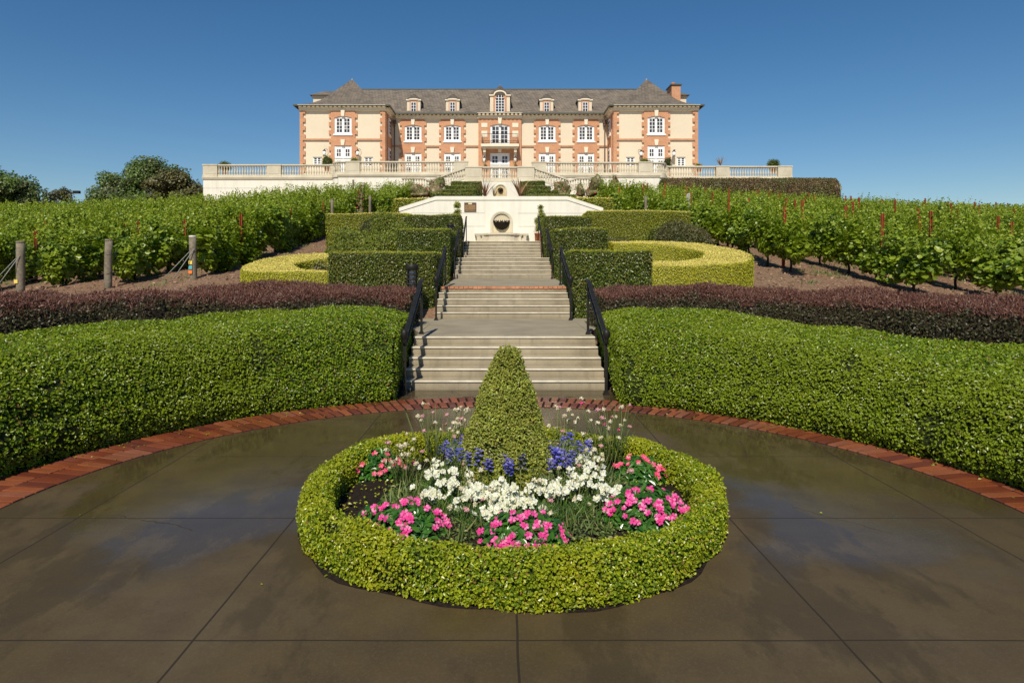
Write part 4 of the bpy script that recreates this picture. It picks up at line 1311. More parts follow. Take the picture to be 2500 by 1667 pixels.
# ------------------------------------------------------------------ fountain wall
WY = 31.7
def arch_pts(cx, z0, w, zs, n=18, rev=False):
    """half circle from right spring to left spring"""
    return [(cx + w * math.cos(PI * k / n), zs + w * math.sin(PI * k / n)) for k in range(n + 1)]
fw = empty("fountain_wall", (0, WY, 3.0), "long white rendered retaining wall with sloping shoulders behind the wall fountain", "retaining wall")
def WZ(x, y): p = S(x, y, WY); return (p.x, p.z - 3.0)
tl, tr = WZ(1064, 481), WZ(1385, 481); ll, lr = WZ(975.9, 509), WZ(1471, 509.5); bl, br = (ll[0], -.8), (lr[0], -.8)
ncx, nw, nzs = (S(1224.5, 0, WY).x), .43, 1.03      # niche centre, half width, spring height above the forecourt
b = MB()
right = [(ncx, -.8), br, lr, tr, (ncx, tr[1])] + [(ncx + nw * math.sin(PI / 2 * k / 12), nzs + nw * math.cos(PI / 2 * k / 12)) for k in range(13)] + [(ncx + nw, .35), (ncx, .35)]
b.poly(right, 0, .5, a=.5)
leftp = [(ncx, -.8), (ncx, .35), (ncx - nw, .35)] + [(ncx - nw * math.cos(PI / 2 * k / 12), nzs + nw * math.sin(PI / 2 * k / 12)) for k in range(13)] + [(ncx, tl[1]), tl, ll, bl]
b.poly(leftp, 0, .5, a=.5)
b.build("wall", M['white_wall'], fw)
th = .15
b = MB()
b.poly([(tl[0], tl[1] - th), (tr[0], tr[1] - th), (tr[0], tr[1] + .03), (tl[0], tl[1] + .03)], -.035, .53, a=.5)
b.poly([(ll[0] - .03, ll[1] - th), (tl[0], tl[1] - th), (tl[0], tl[1] + .03), (ll[0] - .03, ll[1] + .03)], -.0345, .53, a=.5)
b.poly([(tr[0], tr[1] - th), (lr[0] + .03, lr[1] - th), (lr[0] + .03, lr[1] + .03), (tr[0], tr[1] + .03)], -.0345, .53, a=.5)
b.build("coping", M['white_wall'], fw)
b = MB()
for yy, xa, xb in ((520.4, 1003, 1183.5), (520.9, 1264, 1433), (552.7, 1050, 1183.5), (553, 1264, 1400)):
    p, q = WZ(xa, yy), WZ(xb, yy)
    b.box(p[0], q[0], -.004, .01, p[1] - .009, p[1] + .009)  # proud grey strips paint in the shade of the grooved joints
b.build("joint_line", M['joint'], fw)
# plaque
p0, p1 = S(1133.5, 516.6, WY), S(1162.8, 494.9, WY)
e = empty("wall_plaque", (p0.x, WY, p0.z), "dark bronze plaque with raised lettering on the white fountain wall", "plaque")
W_, H_ = p1.x - p0.x, p1.z - p0.z
b = MB(); b.box(0, W_, -.045, -.002, 0, H_, a=.5)
b.build("backplate", M['bronze'], e)
b = MB(); b.box(W_ * .34, W_ * .64, -.052, -.046, H_ * .79, H_ * .95); b.build("heading_panel", M['bronze_gold'], e)
b = MB(); rnd = random.Random(8)
for row in range(8):
    zc = H_ * (.70 - .082 * row); x = W_ * .06
    xe = W_ * (.94 if row not in (6,) else .86)
    if row == 7: zc = H_ * .085
    while x < xe:
        w = W_ * rnd.uniform(.02, .055)
        q = x
        while q < min(x + w, xe):
            b.box(q, q + W_ * .012, -.051, -.046, zc - H_ * .027, zc + H_ * rnd.choice((.015, .03, .03)))
            q += W_ * .016
        x += w + W_ * .012
b.build("lettering", M['bronze_light'], e)

# wall fountain
e = empty("wall_fountain", (ncx, WY, 3.0), "arched stone wall fountain with dark scalloped bowl above a moulded basin", "fountain")
b = MB()
n = 24; ro, ri = .545, .46
pts = [(ro, .30)] + [(ro * math.cos(PI * k / n), nzs + ro * math.sin(PI * k / n) * .98) for k in range(n + 1)] + [(-ro, .30), (-ri, .30)] + \
      [(ri * math.cos(PI * (n - k) / n), nzs + ri * math.sin(PI * (n - k) / n)) for k in range(n + 1)] + [(ri, .30)]
b.poly(pts, -.045, .02, a=.5)
ro2, ri2 = .47, .415
pts = [(ro2, .30)] + [(ro2 * math.cos(PI * k / n), nzs + ro2 * math.sin(PI * k / n)) for k in range(n + 1)] + [(-ro2, .30), (-ri2, .30)] + \
      [(ri2 * math.cos(PI * (n - k) / n), nzs + ri2 * math.sin(PI * (n - k) / n)) for k in range(n + 1)] + [(ri2, .30)]
b.poly(pts, -.03, .05, a=.5)
b.build("arch_surround", M['stone'], e)
# curved niche back
vs, fs = [], []
m1, m2 = 12, 14
for i in range(m1 + 1):
    a = PI * i / m1
    for j in range(m2 + 1):
        if j <= 7:
            z = .30 + (nzs - .30) * j / 7; r = nw
        else:
            t = (j - 7) / 7 * PI / 2; z = nzs + nw * math.sin(t); r = nw * math.cos(t)
        vs.append((r * math.cos(a), .12 * r * math.sin(a) + .004, z))
for i in range(m1):
    for j in range(m2):
        k = i * (m2 + 1) + j
        fs.append((k, k + 1, k + m2 + 2, k + m2 + 1))
b = MB(); b.add(vs, fs, 0, .5, True); b.build("niche", M['niche'], e)
# scalloped bowl
b = MB(); vs, fs = [], []
nr, ns = 9, 36
for i in range(nr):
    t = i / (nr - 1)
    for k in range(ns):
        a = 2 * PI * k / ns
        fl = 1 + .045 * math.cos(a * 12) * t
        r = .385 * math.sin(t * PI / 2) * fl
        z = .66 + .40 * (1 - math.cos(t * PI / 2)) + (.03 * math.cos(a * 12) if i == nr - 1 else 0)
        vs.append((r * math.cos(a), .02 + r * .72 * math.sin(a), z))
for i in range(nr - 1):
    for k in range(ns):
        k2 = (k + 1) % ns
        fs.append((i * ns + k, i * ns + k2, (i + 1) * ns + k2, (i + 1) * ns + k))
b.add(vs, fs, 0, .5, True)
for k in range(12):
    a = PI + PI * (k + .5) / 12
    b.lathe([(.02, 0), (.028, .03), (.015, .06), (.004, .075)], 6, (.38 * math.cos(a), .02 + .38 * .72 * math.sin(a), 1.055))
b.build("scalloped_bowl", plain("dark_wet_bowl", (.014, .0095, .006), .6, .2, nscale=14, var=.5), e)
# basin: lobed plan, stacked mouldings
def lobed(s, dy=0):
    pts = []
    for k in range(13):
        a = PI + PI * k / 12
        pts.append((.86 * s * math.cos(a), -.10 + (.72 * s) * math.sin(a) * .9))
    L = [(-1.24 * s, .0), (-1.24 * s, -.26 * s), (-.98 * s, -.26 * s), (-.98 * s, -.36 * s), (-.84 * s, -.36 * s)]
    R = [(.84 * s, -.36 * s), (.98 * s, -.36 * s), (.98 * s, -.26 * s), (1.24 * s, -.26 * s), (1.24 * s, .0)]
    mid = [(x, y) for x, y in pts if y < -.36 * s]
    return L + mid + R
b = MB()
for z0, z1, s in ((-.02, .09, 1.03), (.09, .14, .985), (.14, .35, .955), (.35, .40, .985), (.40, .49, 1.04)):
    b.prism([(x, y + (-.001)) for x, y in lobed(s)], z0, z1, a=.5)
b.build("basin", M['stone'], e)

# topiaries in terracotta pots
def pompom(px, Y, lab, seed, balls, pot=True):
    p = S(px, 590, Y)
    e = empty("potted_topiary", (p.x, Y, 2.99), lab, "topiary", "topiaries in front of the fountain wall")
    b = MB(); b.lathe([(.12, 0), (.14, .03), (.17, .36), (.20, .38), (.20, .44), (.17, .44), (.165, .40)], 16, a=.5); b.build("pot", M['terracotta'], e)
    b = MB(); b.tube([(0, 0, .3), (0, 0, balls[-1][2])], [.018, .01], 6); b.build("stem", M['post_wood'], e)
    for k, (bx, by, bz, r3) in enumerate(balls):
        V, Q = blob_body((bx, by, bz - r3 * .0), (r3, r3, r3), 16, 14)
        o = leafy("foliage_ball", V, Q, [M['inner'], M['cone_leaf'], M['cone_leaf']], 1500, .045, seed + k, lumps=((9, .02), (20, .015)), tilt=.9, shape=4, out=.03)
        o.parent = e
pompom(1116.5, 30.0, "two-ball topiary behind the uppermost left box hedge beside the plaque", 601, [(0, 0, .72, .27), (.02, 0, 1.34, .17), (-.02, 0, 1.69, .13)])
pompom(1319.5, 30.0, "spiral topiary in a terracotta pot right of the fountain", 611, [(0, 0, .70, .21), (-.06, 0, .97, .19), (.04, 0, 1.19, .18), (0, 0, 1.41, .10), (.01, 0, 1.58, .115)])
p = S(1310.5, 590, 30.6)
e = empty("potted_plant", (p.x, 30.6, 2.99), "small grey-green plant in a slim terracotta pot by the right handrail", "potted plant")
b = MB(); b.lathe([(.07, 0), (.08, .02), (.10, .40), (.12, .42), (.12, .46), (.09, .46)], 14, a=.5); b.build("pot", M['terracotta'], e)
V, Q = blob_body((0, 0, .6), (.13, .13, .14), 14, 10)
leafy("foliage", V, Q, [M['inner'], M['cream_head'], M['cream_head']], 900, .05, 620, lumps=((9, .03),), shape=4, out=.04).parent = e

# ------------------------------------------------------------------ upper fountain
UY = 55.5
b_ = S(1222, 480, UY)
e = empty("upper_fountain", (b_.x, UY, b_.z - .4), "small upper wall fountain in an arched niche below the terrace balcony", "fountain")
def UZ(x, y): p = S(x, y, UY); return (p.x - b_.x, p.z - b_.z + .4)
b = MB(); xa, xb = UZ(1176, 0)[0], UZ(1268, 0)[0]
zt = UZ(1222, 444)[1]
b.box(UZ(1130, 0)[0], UZ(1310, 0)[0], 0, .4, -2.0, zt, a=.5); b.build("wall", M['white_wall'], e)
def ring(ro, ri, zs, z0, n=16):
    return [(ro, z0)] + [(ro * math.cos(PI * k / n), zs + ro * math.sin(PI * k / n)) for k in range(n + 1)] + [(-ro, z0), (-ri, z0)] + \
           [(ri * math.cos(PI * (n - k) / n), zs + ri * math.sin(PI * (n - k) / n)) for k in range(n + 1)] + [(ri, z0)]
zs = UZ(0, 464.5)[1]
b = MB(); b.poly(ring(.52, .43, zs, 0), -.08, -.002, a=.5); b.build("arch_surround", M['stone'], e)
b = MB(); b.poly([(.43, 0)] + [(.43 * math.cos(PI * k / 16), zs + .43 * math.sin(PI * k / 16)) for k in range(17)] + [(-.43, 0)], -.02, -.001, a=.5)
b.build("niche_panel", plain("ochre_niche", (.62, .50, .28), .7, .3, nscale=3, var=.15), e)
b = MB()
zb_ = zs - .05
b.lathe([(.10, -.1), (.17, .02), (.19, .16), (.10, .22)], 10, (0, -.12, zb_), a=.4)
b.lathe([(.05, -.05), (.08, .05), (.07, .16)], 8, (-.15, -.10, zb_), a=.4); b.lathe([(.05, -.05), (.08, .05), (.07, .16)], 8, (.15, -.10, zb_), a=.4)
for x in (-.14, 0, .14): b.tube([(x, -.12, zb_ - .05), (x, -.13, zb_ - .28)], [.03, .008], 6)
b.lathe([(.03, 0), (.03, .07)], 6, (0, -.12, zb_ + .2))
b.build("dark_mask", M['iron'], e)

# ------------------------------------------------------------------ balustrades
bal = MB()
bal.box(-.07, .07, -.07, .07, 0, .06, a=.5)
bal.lathe([(.045, .06), (.055, .09), (.045, .12), (.075, .20), (.085, .28), (.075, .36), (.048, .50), (.038, .60), (.045, .66), (.055, .68), (.045, .71), (.06, .76)], 10, a=.5)
bal.box(-.07, .07, -.07, .07, .76, .85, a=.5)
o = bal.build("baluster", M['stone']); BAL = o.data; bpy.data.objects.remove(o)

def pedestal_mb(b, x0, x1, y, zt, zb, d=.42):
    b.box(x0, x1, y - d / 2, y + d / 2, zb, zt - .11, a=.5)
    b.box(x0 - .04, x1 + .04, y - d / 2 - .04, y + d / 2 + .04, zt - .11, zt, a=.5)
    b.box(x0 - .03, x1 + .03, y - d / 2 - .03, y + d / 2 + .03, zb, zb + .20, a=.5)
    w = x1 - x0
    b.box(x0 + w * .12, x1 - w * .12, y - d / 2 - .018, y - d / 2 + .01, zb + .28, zt - .2, a=.5)

def balustrade(name, lab, y, ztop, items, wall_to=None, x_all=None, ht=1.18, lip=True, group="cream stone balustrades of the terrace"):
    """items: ('p', x0, x1) pedestals and ('b', x0, x1, n) baluster bays"""
    xs = [v for it in items for v in it[1:3]]
    X0, X1 = (min(xs), max(xs)) if x_all is None else x_all
    e = empty(name, ((X0 + X1) / 2, y, ztop - ht), lab, "balustrade", group)
    ox = (X0 + X1) / 2
    zb = 0.0
    for it in items:
        if it[0] == 'p':
            b = MB(); pedestal_mb(b, it[1] - ox, it[2] - ox, 0, ht, zb); b.build("pedestal", M['stone'], e)
        else:
            x0, x1, n = it[1] - ox, it[2] - ox, it[3]
            b = MB(); b.box(x0 - .005, x1 + .005, -.15, .15, ht - .12, ht - .004, a=.5); b.box(x0 - .005, x1 + .005, -.12, .12, ht - .15, ht - .118, a=.5)
            b.build("top_rail", M['stone'], e)
            b = MB(); b.box(x0 - .005, x1 + .005, -.15, .15, 0.004, .205, a=.5); b.build("plinth", M['stone'], e)
            for k in range(n):
                link("baluster", BAL, e, (x0 + (x1 - x0) * (k + .5) / n, 0, .205)).scale = (1, 1, (ht - .15 - .205) / .85)
    if wall_to is not None:
        b = MB()
        b.box(X0 - ox - .06, X1 - ox + .06, -.32, .3, -.10, .0, a=.5)
        b.box(X0 - ox - .03, X1 - ox + .03, -.28, .3, -.20, -.1, a=.5)
        b.box(X0 - ox, X1 - ox, -.24, .3, -.26, -.2, a=.5)
        b.build("cornice_band", M['stone'], e)
        b = MB(); b.box(X0 - ox + .03, X1 - ox - .03, -.2, .3, wall_to - (ztop - ht), -.26, a=.5); b.build("wall", M['white_wall'], e)
        b = MB(); b.box(X0 - ox + .03, X1 - ox - .03, -.204, -.19, -1.03, -1.0, a=.5); b.build("joint_line", M['joint'], e)
    return e
def bx(x, Y): return (x - VPX) * Y / F_PX
ZT = 11.43
Yl = 60.6; f = lambda x: bx(x, Yl)
balustrade("terrace_balustrade", "left end of the terrace balustrade with two bays over a white wall", Yl, ZT,
           [('p', f(497.7), f(532)), ('b', f(532), f(653.3), 19), ('p', f(653.3), f(687.2)), ('b', f(687.2), f(807.7), 19), ('p', f(807.7), f(829))], wall_to=5.0)
Yc = 58.8; f = lambda x: bx(x, Yc)
balustrade("terrace_balustrade", "long balustrade left of the central terrace stairs in front of the facade", Yc, ZT,
           [('b', f(826), f(844.8), 3), ('p', f(844.8), f(879)), ('b', f(879), f(1108.6), 36), ('p', f(1108.6), f(1142))], wall_to=6.0, x_all=(f(826), f(1142)))
Yc2 = 59.2; f = lambda x: bx(x, Yc2)
balustrade("terrace_balustrade", "long balustrade right of the central terrace stairs in front of the facade", Yc2, ZT,
           [('p', f(1298.8), f(1333.3)), ('b', f(1333.3), f(1557.9), 36), ('p', f(1557.9), f(1592.4)), ('b', f(1592.4), f(1610), 3)], wall_to=6.0, x_all=(f(1298.8), f(1610)))
Yr = 61.5; f = lambda x: bx(x, Yr)
balustrade("terrace_balustrade", "right end of the terrace balustrade with two bays above the copper-brown hedge", Yr, ZT,
           [('p', f(1606), f(1628.6)), ('b', f(1628.6), f(1746.9), 19), ('p', f(1746.9), f(1779.5)), ('b', f(1779.5), f(1897.6), 19), ('p', f(1897.6), f(1932))], wall_to=5.0)
Yp = 56.0; f = lambda x: bx(x, Yp); ZP = 10.51
balustrade("landing_balustrade", "short central balustrade of the stair landing above the upper fountain", Yp, ZP,
           [('p', f(1136.6), f(1176.4)), ('b', f(1176.4), f(1262.6), 14), ('p', f(1262.6), f(1304))], wall_to=7.5)

# rounded corner returns joining the long balustrades and the end walls
for sgn, xa, ya, xb, yb, word in ((-1, bx(826, Yc), Yc, bx(822, 60.6), 60.6, "left"), (1, bx(1610, Yc2), Yc2, bx(1614, 61.5), 61.5, "right")):
    e = empty("corner_wall", (xa, ya, ZT - 1.18), f"rounded {word} corner wall where the terrace front steps forward", "wall", "rounded terrace corners")
    R = abs(yb - ya)
    n = 10
    def strip(r_out, r_in, z0, z1, nm, mat):
        o_, i_ = [], []
        for k in range(n + 1):
            t = PI / 2 * k / n
            o_.append((sgn * r_out * math.sin(t) * .42, R - r_out * math.cos(t))); i_.append((sgn * r_in * math.sin(t) * .42, R - r_in * math.cos(t)))
        b = MB(); pl = o_ + i_[::-1]
        b.prism(pl if sgn > 0 else pl[::-1], z0, z1, a=.5); b.build(nm, mat, e)
    strip(R + .2, R - .25, -5.5, -.26, "wall", M['white_wall'])
    strip(R + .32, R - .25, -.2595, .001, "cornice_band", M['stone'])
    strip(R + .14, R - .14, .0015, .20, "plinth", M['stone'])
    strip(R + .14, R - .14, 1.05, 1.175, "top_rail", M['stone'])
    for k in range(5):
        t = PI / 2 * (k + .5) / 5
        link("baluster", BAL, e, (sgn * R * math.sin(t) * .42, R - R * math.cos(t), .2))

# sloping stair balustrades
def slope_bal(lab, x0, z0, x1, z1, y, n, ht=1.0, under=True):
    e = empty("stair_balustrade", (x0, y, z0 - ht), lab, "balustrade", "sloping balustrades of the terrace stairs")
    L, D = x1 - x0, z1 - z0
    def para(za, zb_, d, nm, zend=None):
        b = MB()
        P = [(0, za), (L, za + D), (L, zb_ + D), (0, zb_)]
        if L < 0: P = P[::-1]
        b.poly(P, -d, d, a=.5); b.build(nm, M['stone'], e)
    para(ht - .13, ht, .15, "top_rail"); para(0, .2, .15, "plinth")
    b = MB(); P = [(0, -1.6 + min(0, D)), (L, -1.6 + min(0, D)), (L, D), (0, 0)]
    if L < 0: P = P[::-1]
    b.poly(P, -.12, .12, a=.5); b.build("string_wall", M['white_wall'], e)
    for k in range(n):
        t = (k + .5) / n
        o = link("baluster", BAL, e, (L * t, 0, .2 + D * t)); o.scale = (1, 1, (ht - .33) / .85)
a0, a1 = S(1136.5, 408.8, 56.2), S(1053, 438, 56.2)
slope_bal("balustrade sloping down leftwards from the central landing", a0.x, a0.z, a1.x, a1.z, 56.2, 13)
a0, a1 = S(1303.5, 408.8, 56.2), S(1388, 438, 56.2)
slope_bal("balustrade sloping down rightwards from the central landing", a0.x, a0.z, a1.x, a1.z, 56.2, 13)
a0, a1 = S(1033, 434, 57.6), S(1076, 447, 57.6)
slope_bal("lower balustrade of the returning left terrace stairs", a0.x, a0.z, a1.x, a1.z, 57.6, 7)
a0, a1 = S(1408, 434, 57.6), S(1366, 447, 57.6)
slope_bal("lower balustrade of the returning right terrace stairs", a0.x, a0.z, a1.x, a1.z, 57.6, 7)
f = lambda x: bx(x, 57.6)
zq = S(0, 434, 57.6).z
balustrade("landing_balustrade", "low level balustrade at the foot of the left terrace stairs", 57.6, zq, [('b', f(981), f(1033), 8)], wall_to=7.0, ht=1.0)
balustrade("landing_balustrade", "low level balustrade at the foot of the right terrace stairs", 57.6, zq, [('b', f(1408), f(1462), 8)], wall_to=7.0, ht=1.0)

# terrace paving
slab("terrace_pavement", bx(497.7, Yl) + .3, bx(1932, Yr) - .3, 61.7, 71.6, 10.2, 10.2, M['stone'], 2)
slab("terrace_pavement", bx(830, Yl), bx(1138, Yr), 59.2, 61.69, 10.19, 10.19, M['stone'], 1)
slab("terrace_pavement", bx(1303, Yl), bx(1604, Yr), 59.6, 61.69, 10.19, 10.19, M['stone'], 1)
mb = MB(); mb.box(bx(1142, Yp), bx(1299, Yp), 55.8, 60.2, 7, 9.3)
tag(mb.build("stair_landing_pavement", M['stone']), kind='structure')

# potted shrubs on the terrace
def terrace_pot(px, pyt, Y, w, h, lab, seed, mat='hedge_leaf', aspect=.5, size=.09):
    p = S(px, pyt, Y)
    e = empty("potted_shrub", (p.x, Y, p.z - h - .5), lab, "potted shrub", "potted plants on the terrace")
    b = MB(); b.lathe([(.20, 0), (.24, .04), (.32, .48), (.36, .5), (.36, .58), (.30, .58)], 14, a=.5); b.build("pot", M['terracotta'], e)
    V, Q = blob_body((0, 0, .5 + h * .4), (w / 2, w / 2, h * .6), 18, 14)
    leafy("foliage", V, Q, [M['inner'], M[mat], M[mat]], 380, size, seed, lumps=((3, .08), (8, .05)), shape=4, out=.08, tilt=1.0, aspect=aspect, align=.5).parent = e
terrace_pot(549, 394, 63, 1.0, .7, "low leafy plant above the far left balustrade bay", 701)
terrace_pot(800, 382.5, 66, 1.05, 1.0, "round clipped shrub left of the left tower door", 702, size=.06)
terrace_pot(867, 386, 66, .8, .6, "small shrub right of the left tower door", 703, 'juniper_leaf')
terrace_pot(1576, 387, 66, .9, .6, "small shrub left of the right tower door", 704, 'juniper_leaf')
terrace_pot(1628, 386, 66, .95, 1.0, "loose shrub right of the right tower door", 705, 'brown_shrub')
terrace_pot(1706, 400, 66, .5, .3, "tiny plant at the right tower corner", 707, 'light_leaf')
terrace_pot(1887, 392, 64, 1.0, .75, "leafy plant with pale blooms above the far right balustrade bay", 706)
phormium(1758.5, 405, 64, 1.0, 1.5, "spiky phormium above the far right balustrade", 9, 30, group="phormiums on the terrace")
phormium(1182, 408, 66, 1.2, 1.1, "spiky plant in front of the left wall lamp of the main door", 10, 14, group="phormiums on the terrace")
phormium(1257, 408, 66, 1.2, 1.1, "spiky plant in front of the right wall lamp of the main door", 11, 14, group="phormiums on the terrace")

# ------------------------------------------------------------------ chateau
CH = empty("chateau", (0, 72, 12.3), "French style chateau with two towers, cream walls, orange brick trim and slate roofs", "chateau")
Z0 = 12.3
TY, MY = 72.0, 75.9
def cx_(x, Y): return (x - VPX) * Y / F_PX
def cz_(y, Y): return CAMH - (y - VPY) * Y / F_PX - Z0
def part(b, name, mats, par=CH, loc=(0, 0, 0)): return b.build(name, mats, par, loc)
TOWERS = [(732.1, 940.6), (1498.3, 1704.0)]
TW = [(cx_(a, TY), cx_(b_2, TY)) for a, b_2 in TOWERS]
TW = [(-21.95, -12.60), (12.38, 21.60)]
ZE = 19.53 - Z0                                    # wall head
# cream walls
b = MB()
for x0, x1 in TW:
    b = MB(); b.box(x0 + .12, x1 - .12, .12, 9.3, -2, ZE, a=.5)
    part(b, "wall", M['cream_wall'])
b = MB(); b.box(TW[0][1] - .2, TW[1][0] + .2, 4.0, 16, -2, ZE, a=.5)
part(b, "wall", M['cream_wall'])
for xa, xb in ((-20.5, TW[0][1] - .3), (TW[1][0] + .3, 20.5)):
    b = MB(); b.box(xa, xb, 9.35, 16.2, -2, ZE - .01, a=.5); part(b, "wall", M['cream_wall'])

def zig(x, dirn, z0, z1, amp, step=.45, phase=0):
    """zigzag edge from z0 to z1; offsets x by amp*dirn on alternate courses"""
    pts = []; z = z0; k = phase
    while z < z1 - 1e-6:
        zn = min(z + step, z1)
        o = amp * dirn if k % 2 == 0 else 0
        pts += [(x + o, z), (x + o, zn)]
        z = zn; k += 1
    return pts

BR_Y = (-.06, .16)        # brick proud of the cream
def brick_front(b, y, corners, bays, zlo, zbelt):
    """corners: (x, dirn, width) brick piers at edges; bays: (xc, half outer, half window, up=(z0,zs,zarch), dn=ztop)"""
    y0, y1 = y + BR_Y[0], y + BR_Y[1]
    for xe, dirn, w in corners:
        edge = zig(xe + dirn * w, dirn, zlo, ZE, .24)
        pl = [(xe, zlo)] + (edge if dirn > 0 else edge) + [(xe, ZE)]
        if dirn < 0: pl = pl[::-1]
        b.poly(pl, y0, y1, a=.5)
    for xc, ho, hw, (uz0, uzs, uza), dz in bays:
        ed = zig(xc - ho, -1, zlo, ZE, .24, phase=1)
        b.poly(([(xc - hw, zlo), (xc - hw, ZE)] + ed[::-1]), y0, y1, a=.5)
        ed = zig(xc + ho, 1, zlo, ZE, .24, phase=1)
        b.poly([(xc + hw, zlo)] + ed + [(xc + hw, ZE)], y0, y1, a=.5)
        n = 10
        R_h = uza - uzs
        arcp = [(xc - hw + 2 * hw * k / n, uzs + R_h * (1 - ((k / n - .5) * 2) ** 2)) for k in range(n + 1)]
        b.poly(arcp + [(xc + hw, ZE), (xc - hw, ZE)], y0, y1, a=.5)
        b.poly([(xc - hw, dz), (xc + hw, dz), (xc + hw, uz0), (xc - hw, uz0)], y0, y1, a=.5)

def window(x, y, z0, z1, w, cols, rows, arch=0.0, sill=True, name="window", door=False, par=CH, split=True):
    """white casement window: frame with proud panes; origin at sill centre"""
    e = MB()
    hw = w / 2; n = 10
    zs = z1 - arch
    pts = [(-hw, 0), (hw, 0), (hw, zs - z0)] + [(hw - 2 * hw * k / n, zs - z0 + arch * (1 - ((k / n - .5) * 2) ** 2)) for k in range(1, n)] + [(-hw, zs - z0)]
    e.poly(pts, 0, .1, a=.5)
    # proud outer frame and central meeting stile
    H = zs - z0
    e.box(-hw, -hw + .10, -.04, .001, 0, H, a=.5); e.box(hw - .10, hw, -.04, .001, 0, H, a=.5)
    e.box(-.07, .07, -.035, .001, 0, H, a=.5)
    fr = e.build(name, M['white_frame'], par, (x, y, z0))
    g = MB()
    half = hw - .10
    def panes(xa, xb, za, zb, c, r, gap=.065):
        pw = (xb - xa - gap * (c - 1)) / c; ph = (zb - za - gap * (r - 1)) / r
        for i in range(c):
            for j in range(r):
                g.box(xa + i * (pw + gap), xa + i * (pw + gap) + pw, -.012, -.002, za + j * (ph + gap), za + j * (ph + gap) + ph)
    if door:
        zt = H
        for sx in (-1, 1):
            xa, xb = sorted((sx * .27, sx * (hw - .24)))
            panes(xa, xb, zt - 1.12, zt - .36, 2, 2)
            panes(xa, xb, zt - 2.9, zt - 1.62, 2, 3)
        e2 = MB(); e2.box(-hw, hw, -.05, -.036, zt - 1.40, zt - 1.34); e2.build("transom", M['joint'], fr)
    elif split:
        for sx in (-1, 1):
            xa, xb = sorted((sx * .13, sx * (hw - .24)))
            panes(xa, xb, .22, H - .12 + arch * .3, cols, rows)
    else:
        panes(-hw + .13, hw - .13, .1, H - .1, cols, rows)
    g.build("pane", M['glass'], fr)
    if sill:
        s = MB(); s.box(-hw - .12, hw + .12, -.22, .05, -.16, .0); s.build("sill", M['white_frame'], fr)
    return fr

def keystone(b, xc, zt, zb, y):
    b.poly([(xc - .16, zb), (xc + .16, zb), (xc + .24, zt), (xc - .24, zt)], y - .22, y + .02, a=.5)

brick = MB(); keys = MB(); belt = MB()
zlo = -1.6
# towers
for (x0, x1), (wx, ) in zip(TW, ((599.0 / 4.3556 + 700,), (1687.5 / 4.2 + 1200,))):
    xc = cx_(wx, TY)
    up = (cz_(328.4, TY), cz_(288.5, TY), cz_(284.0, TY))
    dz = cz_(356.0, TY)
    ho = 1.31
    brick_front(brick, 0, [(x0, 1, .34), (x1, -1, .34)], [(xc, ho, .94, up, dz)], zlo, 0)
    zb = cz_(342.5, TY)
    for xa, xb in ((x0 + .34, xc - ho), (xc + ho, x1 - .34)):
        belt.box(xa, xb, -.055, .16, zb, zb + .17, a=.5)
    window(xc, .06, up[0] + .02, up[2] - .0, 1.87, 2, 4, arch=up[2] - up[1])
    window(xc, .06, dz - 3.4, dz - .02, 1.87, 2, 2, door=True, name="door", sill=False)
    keystone(keys, xc, ZE - .1, cz_(284.6, TY), 0); keystone(keys, xc, cz_(341.8, TY), cz_(355.4, TY), 0)
    for wxx in ((733 + 41, 899) if x0 < 0 else (1539.5, 1663)):
        pass
for xpix in (774.4, 899.2, 1539.3, 1663.0):
    x = cx_(xpix, TY)
    window(x, .10, cz_(384.5, TY) - .95, cz_(384.5, TY), .92, 2, 4, name="window", sill=False, split=False)
    s = MB(); s.box(x - .47, x + .47, -.03, .2, cz_(384.5, TY), cz_(384.5, TY) + .07, a=.5); s.build("lintel_shade", M['joint'], CH)  # grey strip paints in the lintel shadow over the small window
# inner and outer flanks of the towers
for (x0, x1), inner in zip(TW, (1, 0)):
    xs = x1 if inner else x0
    sg = 1 if inner else -1
    b = MB()
    xa, xb = sorted((xs - sg * .16, xs + sg * .06))
    def side_poly(pts):        # polygon in y-z extruded along x
        n = len(pts)
        vs = [(xa, p[0], p[1]) for p in pts] + [(xb, p[0], p[1]) for p in pts]
        fs = [tuple(range(n - 1, -1, -1)), tuple(range(n, 2 * n))] + [(i, (i + 1) % n, (i + 1) % n + n, i + n) for i in range(n)]
        b.add(vs, fs, 0, .5)
    side_poly([(.165, zlo)] + zig(.55, 1, zlo, ZE, .22) + [(.165, ZE)])
    side_poly([(1.35, zlo)] + [(2.95, zlo), (2.95, ZE), (1.35, ZE)])
    side_poly([(3.5, zlo), (4.02, zlo), (4.02, ZE), (3.5, ZE)])
    part(b, "brick_trim", M['brick_wall'])
    # a side window seen edge-on
    for za, zb_2 in ((cz_(330, 73.8), cz_(290, 73.8)), (cz_(400, 73.8) - .5, cz_(362, 73.8))):
        m = MB(); X0_, X1_ = sorted((xs + sg * .05, xs + sg * .16))
        m.box(X0_, X1_, 1.65, 2.75, za, zb_2, a=.5)
        fr = m.build("window", M['white_frame'], CH)
        g = MB(); X2 = xs + sg * .165
        for i in range(2):
            for j in range(4):
                hh = (zb_2 - za - .3) / 4
                a_, c_ = sorted((X2, X2 + sg * .01))
                g.box(a_, c_, 1.78 + i * .46, 1.78 + i * .46 + .36, za + .15 + j * hh, za + .15 + j * hh + hh - .08)
        g.build("pane", M['glass'], fr)
        m = MB(); X0_, X1_ = sorted((xs + sg * .05, xs + sg * .22)); m.box(X0_, X1_, 1.58, 2.82, za - .14, za - .001, a=.5); m.build("sill", M['cream_trim'], fr)
